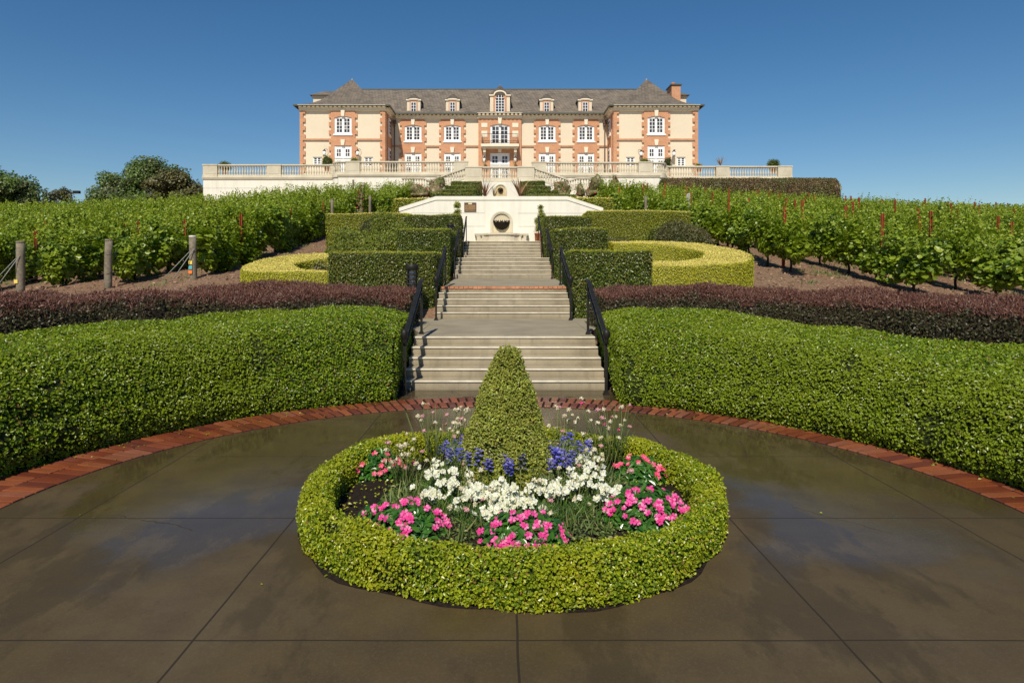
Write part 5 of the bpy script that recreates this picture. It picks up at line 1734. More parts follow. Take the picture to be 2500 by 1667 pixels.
# main front
my = MY - 72.0
for xpix in (700 + 1343.5 / 4.3556, 700 + 1761.5 / 4.3556, 1200 + 570 / 4.2, 1200 + 967.5 / 4.2):
    xc = cx_(xpix, MY)
    up = (cz_(345.8, MY), cz_(309.5, MY), cz_(306.2, MY)); dz = cz_(374.2, MY)
    brick_front(brick, my, [], [(xc, 1.30, .97, up, dz)], zlo, 0)
    window(xc, my + .06, up[0] + .02, up[2], 1.92, 2, 4, arch=up[2] - up[1])
    window(xc, my + .06, dz - 3.4, dz - .02, 1.92, 2, 2, door=True, name="door", sill=False)
    keystone(keys, xc, ZE - .1, cz_(305.6, MY), my); keystone(keys, xc, cz_(360.2, MY), cz_(373.6, MY), my)
# centre bay, all brick, slightly proud
ca, cb = cx_(1168.1, MY), cx_(1272.6, MY); xc = (ca + cb) / 2
cy = my - .25
up = (cz_(350, MY), cz_(309, MY), cz_(304.4, MY)); dz = cz_(374.2, MY)
hw = 1.12
brick.poly([(ca, zlo), (xc - hw, zlo), (xc - hw, ZE), (ca, ZE)], cy, my + .16, a=.5)
brick.poly([(xc + hw, zlo), (cb, zlo), (cb, ZE), (xc + hw, ZE)], cy, my + .16, a=.5)
n = 12
brick.poly([(xc - hw + 2 * hw * k / n, up[1] + (up[2] - up[1]) * (1 - ((k / n - .5) * 2) ** 2)) for k in range(n + 1)] + [(xc + hw, ZE), (xc - hw, ZE)], cy, my + .16, a=.5)
brick.poly([(xc - hw, dz), (xc + hw, dz), (xc + hw, up[0] - .2), (xc - hw, up[0] - .2)], cy, my + .16, a=.5)
window(xc, cy + .14, up[0] - .2, up[2], 2.22, 2, 4, arch=up[2] - up[1], sill=False, name="balcony_door")
window(xc, cy + .14, dz - 3.4, dz - .02, 2.22, 2, 2, door=True, name="door", sill=False)
keystone(keys, xc, ZE - .1, cz_(304.4, MY), cy); keystone(keys, xc, cz_(363, MY), cz_(374, MY), cy)
for s in (-1, 1):
    for ya, yb in ((301.8, 312), (321.0, 336)):
        keys.box(xc + s * 1.78 - .34, xc + s * 1.78 + .34, cy - .03, cy + .02, cz_(yb, MY), cz_(ya, MY), a=.5)
part(brick, "brick_trim", M['brick_wall'])
part(keys, "stone_trim", M['cream_trim'])
zb = cz_(358.8, MY)
bays = [cx_(v, MY) for v in (700 + 1343.5 / 4.3556, 700 + 1761.5 / 4.3556, 1200 + 570 / 4.2, 1200 + 967.5 / 4.2)]
for xa, xb in ((TW[0][1], bays[0] - 1.30), (bays[0] + 1.30, bays[1] - 1.30), (bays[1] + 1.30, ca), (cb, bays[2] - 1.30), (bays[2] + 1.30, bays[3] - 1.30), (bays[3] + 1.30, TW[1][0])):
    belt.box(xa, xb, my - .055, my + .16, zb, zb + .17, a=.5)
part(belt, "belt_course", M['brick_wall'])

# cornice with modillions, soffit, gutter
def cornice(x0, x1, y, flank=None, nm="cornice"):
    b = MB()
    b.box(x0, x1, y - .12, y + .1, ZE - .42, ZE - .12, a=.5)
    b.box(x0, x1, y - .22, y + .1, ZE - .12, ZE + .0, a=.5)
    n = int((x1 - x0) / .46)
    for k in range(n):
        xm = x0 + (x1 - x0) * (k + .5) / n
        b.box(xm - .13, xm + .13, y - .50, y - .22, ZE - .08, ZE + .10, a=.5)
    b.box(x0, x1, y - .60, y + .1, ZE + .10, ZE + .14, a=.5)
    part(b, nm, M['cream_trim'])
for x0, x1 in TW: cornice(x0 - .1, x1 + .1, 0)
cornice(TW[0][1] + .5, ca - .12, my); cornice(cb + .12, TW[1][0] - .5, my); cornice(ca - .1, cb + .1, cy)
for (x0, x1), inner in zip(TW, (1, 0)):
    xs = x1 if inner else x0; sg = 1 if inner else -1
    b = MB()
    a_, c_ = sorted((xs, xs + sg * .12)); b.box(a_, c_, .1, 4.1, ZE - .42, ZE - .12, a=.5)
    a_, c_ = sorted((xs, xs + sg * .22)); b.box(a_, c_, .1, 4.1, ZE - .12, ZE, a=.5)
    for k in range(8):
        a_, c_ = sorted((xs + sg * .22, xs + sg * .48)); b.box(a_, c_, .35 + k * .46, .61 + k * .46, ZE - .08, ZE + .1, a=.5)
    part(b, "cornice", M['cream_trim'])

# roofs
PROF = [(1.0, .0), (.965, .012), (.86, .052), (.69, .145), (.565, .25), (.445, .40), (.292, .61), (.142, .82), (.01, 1.0)]
def bell_roof(xc, yc, hx, hy, z0, h, name="tower_roof"):
    b = MB(); vs, fs = [], []
    N = 8
    for a, t in PROF:
        ax, ay, z = hx * a, hy * a, z0 + h * t
        c = [(-ax, -ay), (ax, -ay), (ax, ay), (-ax, ay)]
        for i in range(4):
            p, q = c[i], c[(i + 1) % 4]
            for k in range(N):
                u = k / N
                vs.append((xc + p[0] + (q[0] - p[0]) * u, yc + p[1] + (q[1] - p[1]) * u, z))
    m = 4 * N
    for i in range(len(PROF) - 1):
        for k in range(m):
            k2 = (k + 1) % m
            fs.append((i * m + k, i * m + k2, (i + 1) * m + k2, (i + 1) * m + k))
    fs.append(tuple(range(m - 1, -1, -1)))
    b.add(vs, fs, 0, .5)
    r = part(b, name, M['roof_tower'])
    g = MB()
    zz = z0 - .13
    g.box(xc - hx - .06, xc + hx + .06, yc - hy - .08, yc - hy + .04, zz, z0 + .02, a=.5)
    g.box(xc - hx - .06, xc - hx + .06, yc - hy + .04, yc + hy, zz, z0 + .02, a=.5)
    g.box(xc + hx - .06, xc + hx + .06, yc - hy + .04, yc + hy, zz, z0 + .02, a=.5)
    g.build("gutter", M['gutter'], r)
    k = MB(); k.lathe([(.12, -.12), (.10, .02), (.05, .10)], 8, (xc, yc, z0 + h)); k.build("finial", M['gray_steel'], r)
for x0, x1 in TW:
    bell_roof((x0 + x1) / 2, 4.65, (x1 - x0) / 2 + .52, 5.15, ZE + .15, 4.2)
# main roof
b = MB()
ze, zr = ZE + .15, 24.2 - Z0
ye, yr = my - .62, 10.0
sec = [(ye, ze), (ye + .5, ze + .14), (ye + 1.3, ze + .62), (yr, zr)]
xs_ = [TW[0][1] - 5, TW[1][0] + 5]
vs = []
for x in xs_:
    vs += [(x, y, z) for y, z in sec] + [(x, 16.8, ze)]
fs = [(k, k + 5, k + 6, k + 1) for k in range(4)]
fs += [(0, 1, 2, 3, 4), (9, 8, 7, 6, 5), (4, 9, 5, 0)]
b.add(vs, fs, 0, .5)
mroof = part(b, "main_roof", M['roof'])
b = MB(); b.box(-17.8, 17.8, yr - .12, yr + .12, zr - .04, zr + .05); b.build("ridge_cap", M['gutter'], mroof)
b = MB(); b.box(TW[0][1] + .6, TW[1][0] - .6, ye - .08, ye + .04, ze - .13, ze + .02, a=.5); b.build("gutter", M['gutter'], mroof)

# side dormers behind the towers
for xa, xb, word in ((-23.4, -17.0, 'l'), (17.0, 23.2, 'r')):
    b = MB(); b.box(xa + .35, xb - .1, 9.0, 12.8, ZE, zr - 1.05, a=.5); b.box(xa + .22, xb, 8.9, 12.9, zr - 1.30, zr - 1.04, a=.5)
    if word == 'r':
        b = MB(); b.box(xa + .1, xb - .35, 9.0, 12.8, ZE, zr - 1.05, a=.5); b.box(xa, xb - .22, 8.9, 12.9, zr - 1.30, zr - 1.04, a=.5)
    w = part(b, "side_dormer", M['cream_wall'])
    b = MB()
    xo, xi = (xa, xb) if word == 'l' else (xb, xa)
    d = 1 if word == 'l' else -1
    vs = [(xo, 8.6, zr - 1.04), (xi, 8.6, zr - 1.04), (xi, 13.2, zr - 1.04), (xo, 13.2, zr - 1.04), (xo + d * 1.2, 10.9, zr + .02), (xi, 10.9, zr + .02)]
    b.add(vs, [(0, 1, 5, 4), (2, 3, 4, 5), (3, 0, 4), (1, 2, 5), (3, 2, 1, 0)] if d > 0 else [(4, 5, 1, 0), (5, 4, 3, 2), (4, 0, 3), (5, 2, 1), (0, 1, 2, 3)], 0, .5)
    b.build("roof", M['roof'], w)
# chimney
q0, q1 = cx_(1635.7, 79), cx_(1657.0, 79)
b = MB(); b.box(q0, q1, 6.2, 8.4, ZE + 2, cz_(213, 79), a=.5); ch = part(b, "chimney", M['brick_wall'])
b = MB(); b.box(q0 - .12, q1 + .15, 6.05, 8.6, cz_(213, 79), cz_(210.5, 79), a=.5); b.build("cap", M['gutter'], ch)
b = MB(); b.lathe([(.24, 0), (.24, .40), (.20, .45)], 10, ((q0 + q1) / 2 - .1, 7.2, cz_(210.5, 79)), a=.5); b.build("chimney_pot", M['terracotta'], ch)

# dormers on the main roof
def dormer(xpix, big=False):
    Yd = 76.4 if not big else 76.1
    x = cx_(xpix, Yd); y = Yd - 72
    if big:
        w, zb_, zsh, zar, zpk, ww, wz0, wz1 = 1.16, cz_(275, Yd), cz_(233, Yd), cz_(223.0, Yd), cz_(206.5, Yd), .50, cz_(275, Yd) + .05, cz_(232.8, Yd)
    else:
        w, zb_, zsh, zar, zpk, ww, wz0, wz1 = .78, cz_(274.5, Yd), cz_(244.5, Yd), cz_(242.8, Yd), cz_(227.0, Yd), .29, cz_(274, Yd) + .05, cz_(251, Yd)
    b = MB(); n = 12
    top = lambda hw_, h0, h1: [(hw_ - 2 * hw_ * k / n, h0 + (h1 - h0) * math.sqrt(max(0, 1 - ((k / n - .5) * 2) ** 2))) for k in range(n + 1)]
    hwt = w * (.62 if big else .72)
    pts = [(-w, 0), (w, 0), (w, zsh - zb_)] + top(hwt, zsh - zb_, zar - zb_) + [(-w, zsh - zb_)]
    b.poly(pts, 0, .3, a=.5)
    d = MB()
    b.box(-w + .02, -w + .14, .3, 4.0, 0, zsh - zb_ - .1, a=.5); b.box(w - .14, w - .02, .3, 4.0, 0, zsh - zb_ - .1, a=.5)
    dm = b.build("dormer", M['cream_wall'], CH, (x, y, zb_))
    # brick face
    bw = ww + (.27 if big else .17)
    bt = (zar - zb_) - .17
    k_ = MB()
    if big:
        pts = [(-bw, .02), (bw, .02), (bw, wz1 - zb_ - .2)] + [(bw * math.cos(PI * q / n), wz1 - zb_ - .2 + (bt - (wz1 - zb_ - .2)) * math.sin(PI * q / n)) for q in range(1, n)] + [(-bw, wz1 - zb_ - .2)]
    else:
        pts = [(-bw, .02), (bw, .02)] + [(bw - 2 * bw * q / n, bt - .12 + .12 * (1 - ((q / n - .5) * 2) ** 2)) for q in range(n + 1)]
    k_.poly(pts, -.04, .002, a=.5); k_.build("brick_face", M['brick_wall'], dm)
    # moulded hood
    h = MB()
    ou, inn = top(hwt + .06, zsh - zb_, zar - zb_ + .07), top(hwt - .08, zsh - zb_ - .02, zar - zb_ - .09)
    h.poly(ou + inn[::-1], -.16, .05, a=.5)
    for s in (-1, 1):
        xa, xb = sorted((s * (hwt - .08), s * (w + .10))); h.box(xa, xb, -.14, .3, zsh - zb_ - .09, zsh - zb_ + .04, a=.5)
    h.build("hood_moulding", M['cream_trim'], dm)
    # window
    g = MB()
    wh = wz1 - wz0
    if big:
        pts = [(-ww, 0), (ww, 0), (ww, wh - ww)] + [(ww * math.cos(PI * q / n), wh - ww + ww * math.sin(PI * q / n)) for q in range(1, n)] + [(-ww, wh - ww)]
        g.poly(pts, -.09, -.045, a=.5)
    else:
        g.box(-ww, ww, -.09, -.045, 0, wh, a=.5)
    fr = g.build("window_glass", M['glass'], dm, (0, 0, wz0 - zb_))
    g = MB()
    cols, rows_ = (3, 6) if big else (2, 3)
    for c in range(cols + 1):
        xx = -ww + 2 * ww * c / cols; hh = wh if not big else (wh - ww + math.sqrt(max(0, ww * ww - xx * xx)))
        g.box(xx - .03, xx + .03, -.115, -.091, 0, hh, a=.5)
    for r_ in range(rows_ + 1):
        zz = wh * r_ / rows_
        half = ww if not big or zz < wh - ww else math.sqrt(max(0, ww * ww - (zz - wh + ww) ** 2))
        if half > .06: g.box(-half, half, -.112, -.0915, zz - .025, zz + .025, a=.5)
    g.build("glazing_bar", M['white_frame'], fr)
    # hipped roof
    r_ = MB(); ov = .16
    zz0 = zsh - zb_ + .03; zp = zpk - zb_
    vs = [(-w - ov, -.1, zz0), (w + ov, -.1, zz0), (w + ov, 5.0, zz0), (-w - ov, 5.0, zz0), (0, w * .55, zp), (0, 5.0, zp)]
    if big: vs[0] = (-w - ov, -.02, zz0); vs[1] = (w + ov, -.02, zz0); vs[4] = (0, w * .35, zp)
    r_.add(vs, [(0, 1, 4), (1, 2, 5, 4), (3, 0, 4, 5), (2, 3, 5), (0, 3, 2, 1)], 0, .5)
    if big: r_.poly(top(hwt + .10, zsh - zb_, zar - zb_ + .12), -.12, 1.2, a=.5)
    r_.build("roof", M['roof_dark'], dm)
    f_ = MB(); f_.lathe([(.06, -.05), (.05, .05), (.02, .08)], 6, (0, w * (.55 if not big else .35), zp)); f_.build("finial", M['gray_steel'], dm)
for xp in (700 + 1350 / 4.3556, 700 + 1764 / 4.3556, 1200 + 565 / 4.2, 1200 + 960 / 4.2): dormer(xp)
dormer(1220.6, True)

# balcony
bz0, bz1 = cz_(360.8, 74.6), cz_(352.2, 74.6)
xa, xb = cx_(1174, 74.6), cx_(1266.8, 74.6)
b = MB(); b.box(xa, xb, 2.35, cy, bz0 + .12, bz1, a=.5); b.box(xa + .12, xb - .12, 2.5, cy, bz0, bz0 + .12, a=.5)
bal_o = part(b, "balcony", M['cream_trim'])
b = MB()
for s in (-1, 1):
    x = (xa + xb) / 2 + s * 1.76
    b.box(x - .15, x + .15, 2.75, cy, bz0 - .45, bz0 - .001, a=.5); b.box(x - .14, x + .14, 3.2, cy, bz0 - .95, bz0 - .45, a=.5)
b.build("corbel", M['cream_trim'], bal_o)
b = MB(); rz = 1.18
xl, xr_ = xa + .12, xb - .12
b.box(xl, xr_, 2.42, 2.46, bz1 + rz - .04, bz1 + rz, a=.4); b.box(xl, xr_, 2.42, 2.45, bz1 + .08, bz1 + .11, a=.4)
b.box(xl, xr_, 2.42, 2.45, bz1 + .34, bz1 + .365, a=.4)
for x in (xl, xr_):
    b.box(x - .015, x + .015, 2.46, cy, bz1 + rz - .04, bz1 + rz, a=.4); b.box(x - .015, x + .015, 2.46, cy, bz1 + .08, bz1 + .11, a=.4)
    for k in range(7): b.box(x - .01, x + .01, 2.6 + k * .14, 2.62 + k * .14, bz1, bz1 + rz, a=.4)
nb = 26
for k in range(nb + 1):
    x = xl + (xr_ - xl) * k / nb; w = .022 if k % 7 == 0 else .010
    b.box(x - w, x + w, 2.425, 2.445, bz1, bz1 + rz - .04, a=.4)
for k in range(13):
    x = xl + (xr_ - xl) * (k + .5) / 13
    pts = [(x + .10 * math.cos(a), 2.43, bz1 + .225 + .10 * math.sin(a)) for a in np.linspace(0, 2 * PI, 9)]
    b.tube(pts, .011, 4, a=.4)
b.build("iron_railing", M['iron'], bal_o)

# downpipes
for xpix, Yd in ((1145 / 4.3556 + 700, 75.6), (1161 / 4.2 + 1200, 75.6)):
    x = cx_(xpix, Yd)
    b = MB(); b.tube([(x, 3.6, -1), (x, 3.6, ZE - .9)], .07, 8, a=.5)
    b.prism([(x - .09, 3.45), (x + .09, 3.45), (x + .09, 3.75), (x - .09, 3.75)], ZE - 1.3, ZE - 1.0, a=.5); b.box(x - .2, x + .2, 3.4, 3.85, ZE - 1.0, ZE - .6, a=.5)
    part(b, "downpipe", M['downpipe'])

# wall lanterns
def lantern(xpix, ypix, Yd, lab_side, y):
    x, z = cx_(xpix, Yd), cz_(ypix, Yd)
    b = MB(); s = -lab_side
    b.tube([(s * .22, .5, .42), (s * .2, .2, .48), (0, 0, .44), (0, 0, .36)], .025, 6, a=.4)
    b.lathe([(.03, .44), (.06, .38), (.19, .24), (.20, .22), (.05, .22)], 10, a=.4); b.lathe([(.17, -.30), (.18, -.26), (.04, -.26)], 10, a=.4)
    o = b.build("wall_lantern", M['iron'], CH, (x, y, z))
    b = MB(); b.lathe([(.14, -.26), (.165, -.05), (.17, .22)], 10); b.build("lantern_glass", M['glass_lamp'], o)
lantern(792.2, 374.5, 71.6, -1, -.45); lantern(873.6, 374.5, 71.6, -1, -.45)
lantern(1565, 376, 71.6, 1, -.45); lantern(1645, 376, 71.6, -1, -.45)
lantern(1182.5, 391, 74.9, 0, 2.9); lantern(1257.5, 391, 74.9, 0, 2.9)

# ------------------------------------------------------------------ round flower bed
BC = (0.085, 4.84)
b = MB(); n = 72
rq = lambda k: 1.50 + .03 * math.sin(5 * 2 * PI * k / n + 1) + .02 * math.sin(13 * 2 * PI * k / n) - 1.545
ringp = [(BC[0] + (1.545 + rq(k)) * math.cos(2 * PI * k / n), BC[1] + (1.545 + rq(k)) * math.sin(2 * PI * k / n)) for k in range(n)]
b.prism(ringp, -.05, .006); o = b.build("bed_edge_soil_ground", M['mulch']); tag(o, kind='structure')
# heaped soil inside the ring
nr, ns = 26, 72
V = [(0, 0, 0)]
for i in range(nr):
    r_ = 1.40 * (i + 1) / nr
    for k in range(ns): V.append((BC[0] + r_ * math.cos(2 * PI * k / ns), BC[1] + r_ * math.sin(2 * PI * k / ns), .035 + .055 * (1 - (r_ / 1.4) ** 2)))
V[0] = (BC[0], BC[1], .09); V = np.array(V); V[:, 2] += lump(V, 77, 9, .008) + lump(V, 78, 26, .005) + lump(V, 79, 60, .004)
Q = [(0, 1 + k, 1 + (k + 1) % ns) for k in range(ns)]
for i in range(nr - 1):
    for k in range(ns):
        k2 = (k + 1) % ns
        Q.append((1 + i * ns + k, 1 + (i + 1) * ns + k, 1 + (i + 1) * ns + k2, 1 + i * ns + k2))
me = raw_mesh("bed_soil_ground", V, [i for f in Q for i in f], [len(f) for f in Q], M['mulch'])
tag(link("bed_soil_ground", me), kind='structure')

# ring hedge
n = 120
t = np.linspace(0, 2 * PI, n, endpoint=False)
ra = 1.475 + .018 * np.sin(t * 5 + 1) + .012 * np.sin(t * 11)
rb = 1.305 + .016 * np.sin(t * 7)
a = np.stack([BC[0] + ra * np.cos(t), BC[1] + ra * np.sin(t)], 1)
b_ = np.stack([BC[0] + rb * np.cos(t), BC[1] + rb * np.sin(t)], 1)
V, Q = sweep(a, b_, lambda X, Y: .012 + 0 * X, lambda X, Y: .232 + .012 * np.sin(X * 5) + .01 * np.sin(Y * 7), profile(8, 8, .14, .17, -.05), closed=True)
o = leafy("ring_hedge", V, Q, [M['inner'], M['ring_leaf'], M['ring_leaf']], 16500, .0180, 801, lumps=((5, .011), (14, .011), (34, .008)),
          tilt=.85, aspect=.68, out=.020, gaps=.07, top_mat=True, top_nz=.1, align=.35)
tag(o, "low round ring of clipped yellow-green box hedge enclosing the flower bed", "hedge")

# clipped cone
cp = (0.05, 5.04)
prof = [(.30, .0), (.335, .15), (.322, .29), (.285, .423), (.232, .59), (.174, .757), (.112, .923), (.060, 1.05), (.030, 1.08), (.008, 1.09)]
m = 40; V = []
for r_, z in prof:
    for k in range(m): V.append((r_ * math.cos(2 * PI * k / m), r_ * math.sin(2 * PI * k / m), z))
V = np.array(V); i = np.arange(len(prof) - 1)[:, None]; k = np.arange(m)[None, :]; k2 = (k + 1) % m
Q = np.stack([i * m + k, i * m + k2, (i + 1) * m + k2, (i + 1) * m + k], -1).reshape(-1, 4)
e = empty("cone_topiary", (cp[0], cp[1], .05), "tall clipped boxwood cone in the centre of the flower bed", "topiary")
leafy("foliage", V, Q, [M['inner'], M['cone_leaf'], M['cone_leaf']], 19000, .0190, 811, lumps=((8, .008), (22, .010), (45, .007)), tilt=.8, aspect=.62, out=.020, gaps=.14, align=.45).parent = e
bb = MB(); bb.tube([(0, 0, -.1), (0, 0, .5)], [.03, .015], 6); bb.build("trunk", M['bark'], e)

# ------------------------------------------------------------------ flowers
def petal_flower(r, n=5, cup=.25, width=.84, seed=0, rows=1):
    """flat flower facing +z of radius r as quads"""
    rd = random.Random(seed); vs, fs = [], []
    for j in range(rows):
        for k in range(n):
            a = 2 * PI * (k + .5 * j) / n + rd.uniform(-.12, .12); w = width * (1 + rd.uniform(-.12, .12)); L = r * (1 - .25 * j) * rd.uniform(.9, 1.08)
            c = lambda rr_, aa, z: (rr_ * math.cos(aa), rr_ * math.sin(aa), z)
            z = cup * r
            b0 = len(vs)
            vs += [c(.06 * r, a, 0), c(.55 * L, a - w * .72, z * .5), c(.95 * L, a - w * .45, z * rd.uniform(.3, 1.0)), c(L * 1.02, a, z * rd.uniform(.5, 1.1)),
                   c(.95 * L, a + w * .45, z * rd.uniform(.3, 1.0)), c(.55 * L, a + w * .72, z * .5)]
            fs += [(b0, b0 + 1, b0 + 2, b0 + 3), (b0, b0 + 3, b0 + 4, b0 + 5)]
    return vs, fs
def flower_mesh(name, mat, r, n=5, seed=0, rows=1, cup=.25, eye=None, width=.84):
    b = MB(); vs, fs = petal_flower(r, n, cup, width, seed, rows)
    for q in range(0, len(vs), 6):
        b.add(vs[q:q + 6], [(0, 1, 2, 3), (0, 3, 4, 5)], 0, random.random())
    b.lathe([(.10 * r, .02 * r), (.12 * r, .12 * r), (.03 * r, .16 * r)], 6, m=1)
    o = b.build(name, [mat, eye or mat]); me = o.data; bpy.data.objects.remove(o); return me
eye_red = plain("red_flower_eye", (.45, .01, .06), .6, .3); eye_y = plain("yellow_flower_eye", (.70, .60, .15), .6, .3)
PINK = [flower_mesh("vinca_bloom", M['pink'], .0245, 5, s, eye=eye_red) for s in range(5)]
REDP = [flower_mesh("vinca_bloom", M['red_pink'], .0235, 5, s + 9, eye=eye_y) for s in range(4)]
WHITE = [flower_mesh("white_bloom", M['white_petal'], .025, 4, s + 20, rows=3, cup=.9, width=.85, eye=M['white_petal']) for s in range(5)]

def place(me, parent, p, nrm, s=1.0, name="bloom"):
    o = link(name, me, parent, p)
    q = Vector(nrm).normalized().to_track_quat('Z', 'Y')
    from mathutils import Quaternion
    o.rotation_mode = 'QUATERNION'; o.rotation_quaternion = q @ Quaternion((0, 0, 1), random.uniform(0, 6.28)); o.scale = (s, s, s)
    return o

def vinca(xd, yd, w, h, lab, seed, blooms, meshes, depth=None):
    x, y = G(xd, yd, .06)
    e = empty("vinca_plant", (x, y, .055), lab, "flower", "pink flowering vinca clumps in the bed")
    r = np.random.default_rng(seed); random.seed(seed)
    d = depth or w * .8
    n = int(1300 * w * d / .2)
    P = r.normal(size=(n, 3)); P /= np.linalg.norm(P, axis=1)[:, None]; P[:, 2] = np.abs(P[:, 2])
    N = P.copy(); P = P * np.array([w / 2, d / 2, h]) * (r.uniform(.45, 1.02, n) ** .5)[:, None]
    P += lump(P, seed, 14, .02)[:, None] * N
    n2 = N * .6 + np.array([0, 0, .7])
    lv, lq, la = leaf_set(P, n2, .052, seed, .42, .45, 6, fold=.06, align=.6)
    mesh_parts("foliage", [(lv, lq, la, 0, False)], [M['vinca_leaf']], e)
    b = MB()
    for k in range(9):
        a_ = r.uniform(0, 6.28); b.tube([(0, 0, -.01), (math.cos(a_) * w * .2, math.sin(a_) * d * .2, h * .5), (math.cos(a_) * w * .38, math.sin(a_) * d * .38, h * .75)], .004, 4)
    b.build("stem", M['vinca_leaf'], e)
    for k in range(int(blooms * 1.35)):
        v = r.normal(size=3); v /= np.linalg.norm(v); v[2] = abs(v[2]) * .9 + .25; v[1] = -abs(v[1]) if r.random() < .72 else v[1]
        v /= np.linalg.norm(v)
        p = (v[0] * w * .52, v[1] * d * .52, v[2] * h * 1.02 + .012)
        place(meshes[int(r.integers(len(meshes)))], e, p, (v[0] * .4 + r.normal() * .2, v[1] * .5 - .45 + r.normal() * .2, .8), r.uniform(.75, 1.15))
vinca(862, 1088, .50, .17, "reddish-pink vinca clump at the back left of the bed", 901, 22, REDP)
vinca(925, 1222, .60, .19, "bright pink vinca clump at the front left of the bed", 902, 38, PINK)
vinca(1203, 1250, .56, .19, "pink vinca clump at the front middle of the bed touching the ring hedge", 903, 40, PINK)
vinca(1482, 1196, .60, .20, "large pink vinca clump at the front right of the bed", 904, 46, PINK)
vinca(1467, 1096, .46, .17, "reddish-pink vinca clump at the back right of the bed", 905, 17, REDP)

# feathery green filler under the taller flowers: nobody could count it
def filler():
    r = np.random.default_rng(31)
    parts = []
    def blades(n, rmin, rmax, h, size, mi, seed, up=.8, wh=None, az=None):
        a_ = r.uniform(0, 2 * PI, n) if az is None else r.uniform(az[0], az[1], n)
        rr_ = np.sqrt(r.uniform(rmin ** 2, rmax ** 2, n))
        x = BC[0] + rr_ * np.cos(a_); y = BC[1] + rr_ * np.sin(a_)
        if wh is not None:
            k = wh(x, y); x, y = x[k], y[k]
        P = np.stack([x, y, r.uniform(.04, h, len(x))], 1)
        lv, lq, la = leaf_set(P, np.tile([0, -.8, .5], (len(x), 1)), size, seed, .07, .9, 4, up=up, sizevar=.5)
        parts.append((lv, lq, la, mi, False))
    clear = lambda x, y: (lump(np.stack([x, y, 0 * x], 1), 5, 5.0, 1.0) > -.9)
    blades(15000, .20, .66, .15, .06, 0, 41, .4)
    blades(6000, .60, .84, .055, .055, 0, 42, .4, clear)
    blades(1200, .55, .9, .05, .12, 1, 43, .6, clear)
    # small round leaves low down
    a_ = r.uniform(0, 2 * PI, 8000); rr_ = np.sqrt(r.uniform(.3 ** 2, .95 ** 2, 8000))
    P = np.stack([BC[0] + rr_ * np.cos(a_), BC[1] + rr_ * np.sin(a_), r.uniform(.05, .10, 8000)], 1)
    lv, lq, la = leaf_set(P, np.tile([0, 0, 1.0], (8000, 1)), .028, 44, .6, .8, 6)
    parts.append((lv, lq, la, 2, False))
    # silvery leafy stems of the delphiniums hugging the cone
    for n, x0, y0, sx, sy, h in ((1300, -.30, 4.66, .16, .12, .22), (1900, .42, 4.76, .22, .16, .26), (800, .05, 4.52, .25, .05, .15), (1600, -.33, 5.0, .12, .2, .40), (1900, .45, 5.1, .15, .2, .40)):
        P = np.stack([BC[0] - .04 + x0 + r.normal(size=n) * sx * .6, y0 + r.normal(size=n) * sy * .6, r.uniform(.08, h, n)], 1)
        lv, lq, la = leaf_set(P, np.tile([0, -.4, .8], (n, 1)), .030, 45, .28, .9, 4, up=.45)
        parts.append((lv, lq, la, 2, False))
    o = mesh_parts("feathery_undergrowth", parts, [M['fern_leaf'], M['grass_leaf'], M['grass_leaf']])
    tag(o, kind='stuff')
filler()

# white flower clumps in an arc
WPOS = [(1000, 1083, 5, .16), (1012, 1098, 7, .16), (990, 1146, 11, .10), (975, 1150, 4, .09), (1030, 1112, 8, .16), (1052, 1127, 8, .14), (1100, 1137, 11, .14), (1128, 1132, 8, .14),
        (1160, 1136, 13, .15), (1188, 1142, 9, .13), (1215, 1140, 7, .13), (1160, 1172, 9, .10), (1140, 1185, 5, .08), (1262, 1128, 8, .14), (1285, 1142, 11, .13), (1310, 1128, 9, .15),
        (1326, 1102, 10, .17), (1350, 1108, 10, .16), (1372, 1128, 8, .14), (1395, 1140, 14, .13), (1418, 1150, 9, .10), (1345, 1075, 7, .18), (1362, 1068, 4, .18), (1075, 1098, 5, .14), (1240, 1062, 5, .2), (1150, 1158, 6, .11), (1178, 1162, 5, .10), (1118, 1152, 5, .11), (1070, 1146, 5, .10), (1222, 1158, 6, .10), (1338, 1122, 6, .13), (1050, 1170, 4, .07), (1120, 1196, 4, .07)]
WPLACE = ["left end of the white arc", "back left of the white arc", "front left below the pale stalks", "leftmost low white patch", "left shoulder of the arc", "left of the centre", "between left and centre", "just left of the cone axis",
          "directly in front of the cone", "right of the frontmost clump", "small one before the dark gap", "nearest the front pink clump", "lowest and nearest the camera", "right of the dark gap", "right front of the arc", "right of centre",
          "behind the right arc", "upper right of the arc", "right arc beside the stalks", "next to the large right pink clump", "rightmost low white patch", "back right among pale stalks", "small one far right back", "small one behind the left arc", "single cream cluster below the cone foot", "just behind the front centre clump", "between the cone axis and the front pink clump", "front left of centre", "on the left between arc and grass", "right of centre toward the front", "behind the large right pink clump", "lone low one at the front left", "low one just left behind the front pink clump"]
for k, (xd, yd, nb_, h) in enumerate(WPOS):
    h = h + .065
    x, y = G(xd, yd, h)
    e = empty("white_flower", (x, y, .05), f"white flowering plant in the round bed, {WPLACE[k]}", "flower", "white flowers in an arc before the cone")
    random.seed(k + 50); r = np.random.default_rng(k + 900)
    b = MB()
    for q in range(4):
        dx, dy = r.normal(size=2) * .02
        b.tube([(dx, dy, 0), (dx * 1.5, dy * 1.5, h)], .003, 4)
    b.build("stem", M['grass_leaf'], e)
    for q in range(int(nb_ * 1.6)):
        p = (r.normal() * .048, r.normal() * .036, h - .02 + r.normal() * .026)
        place(WHITE[q % 5], e, p, (r.normal() * .5, -.8 + r.normal() * .4, .55), r.uniform(.7, 1.15))

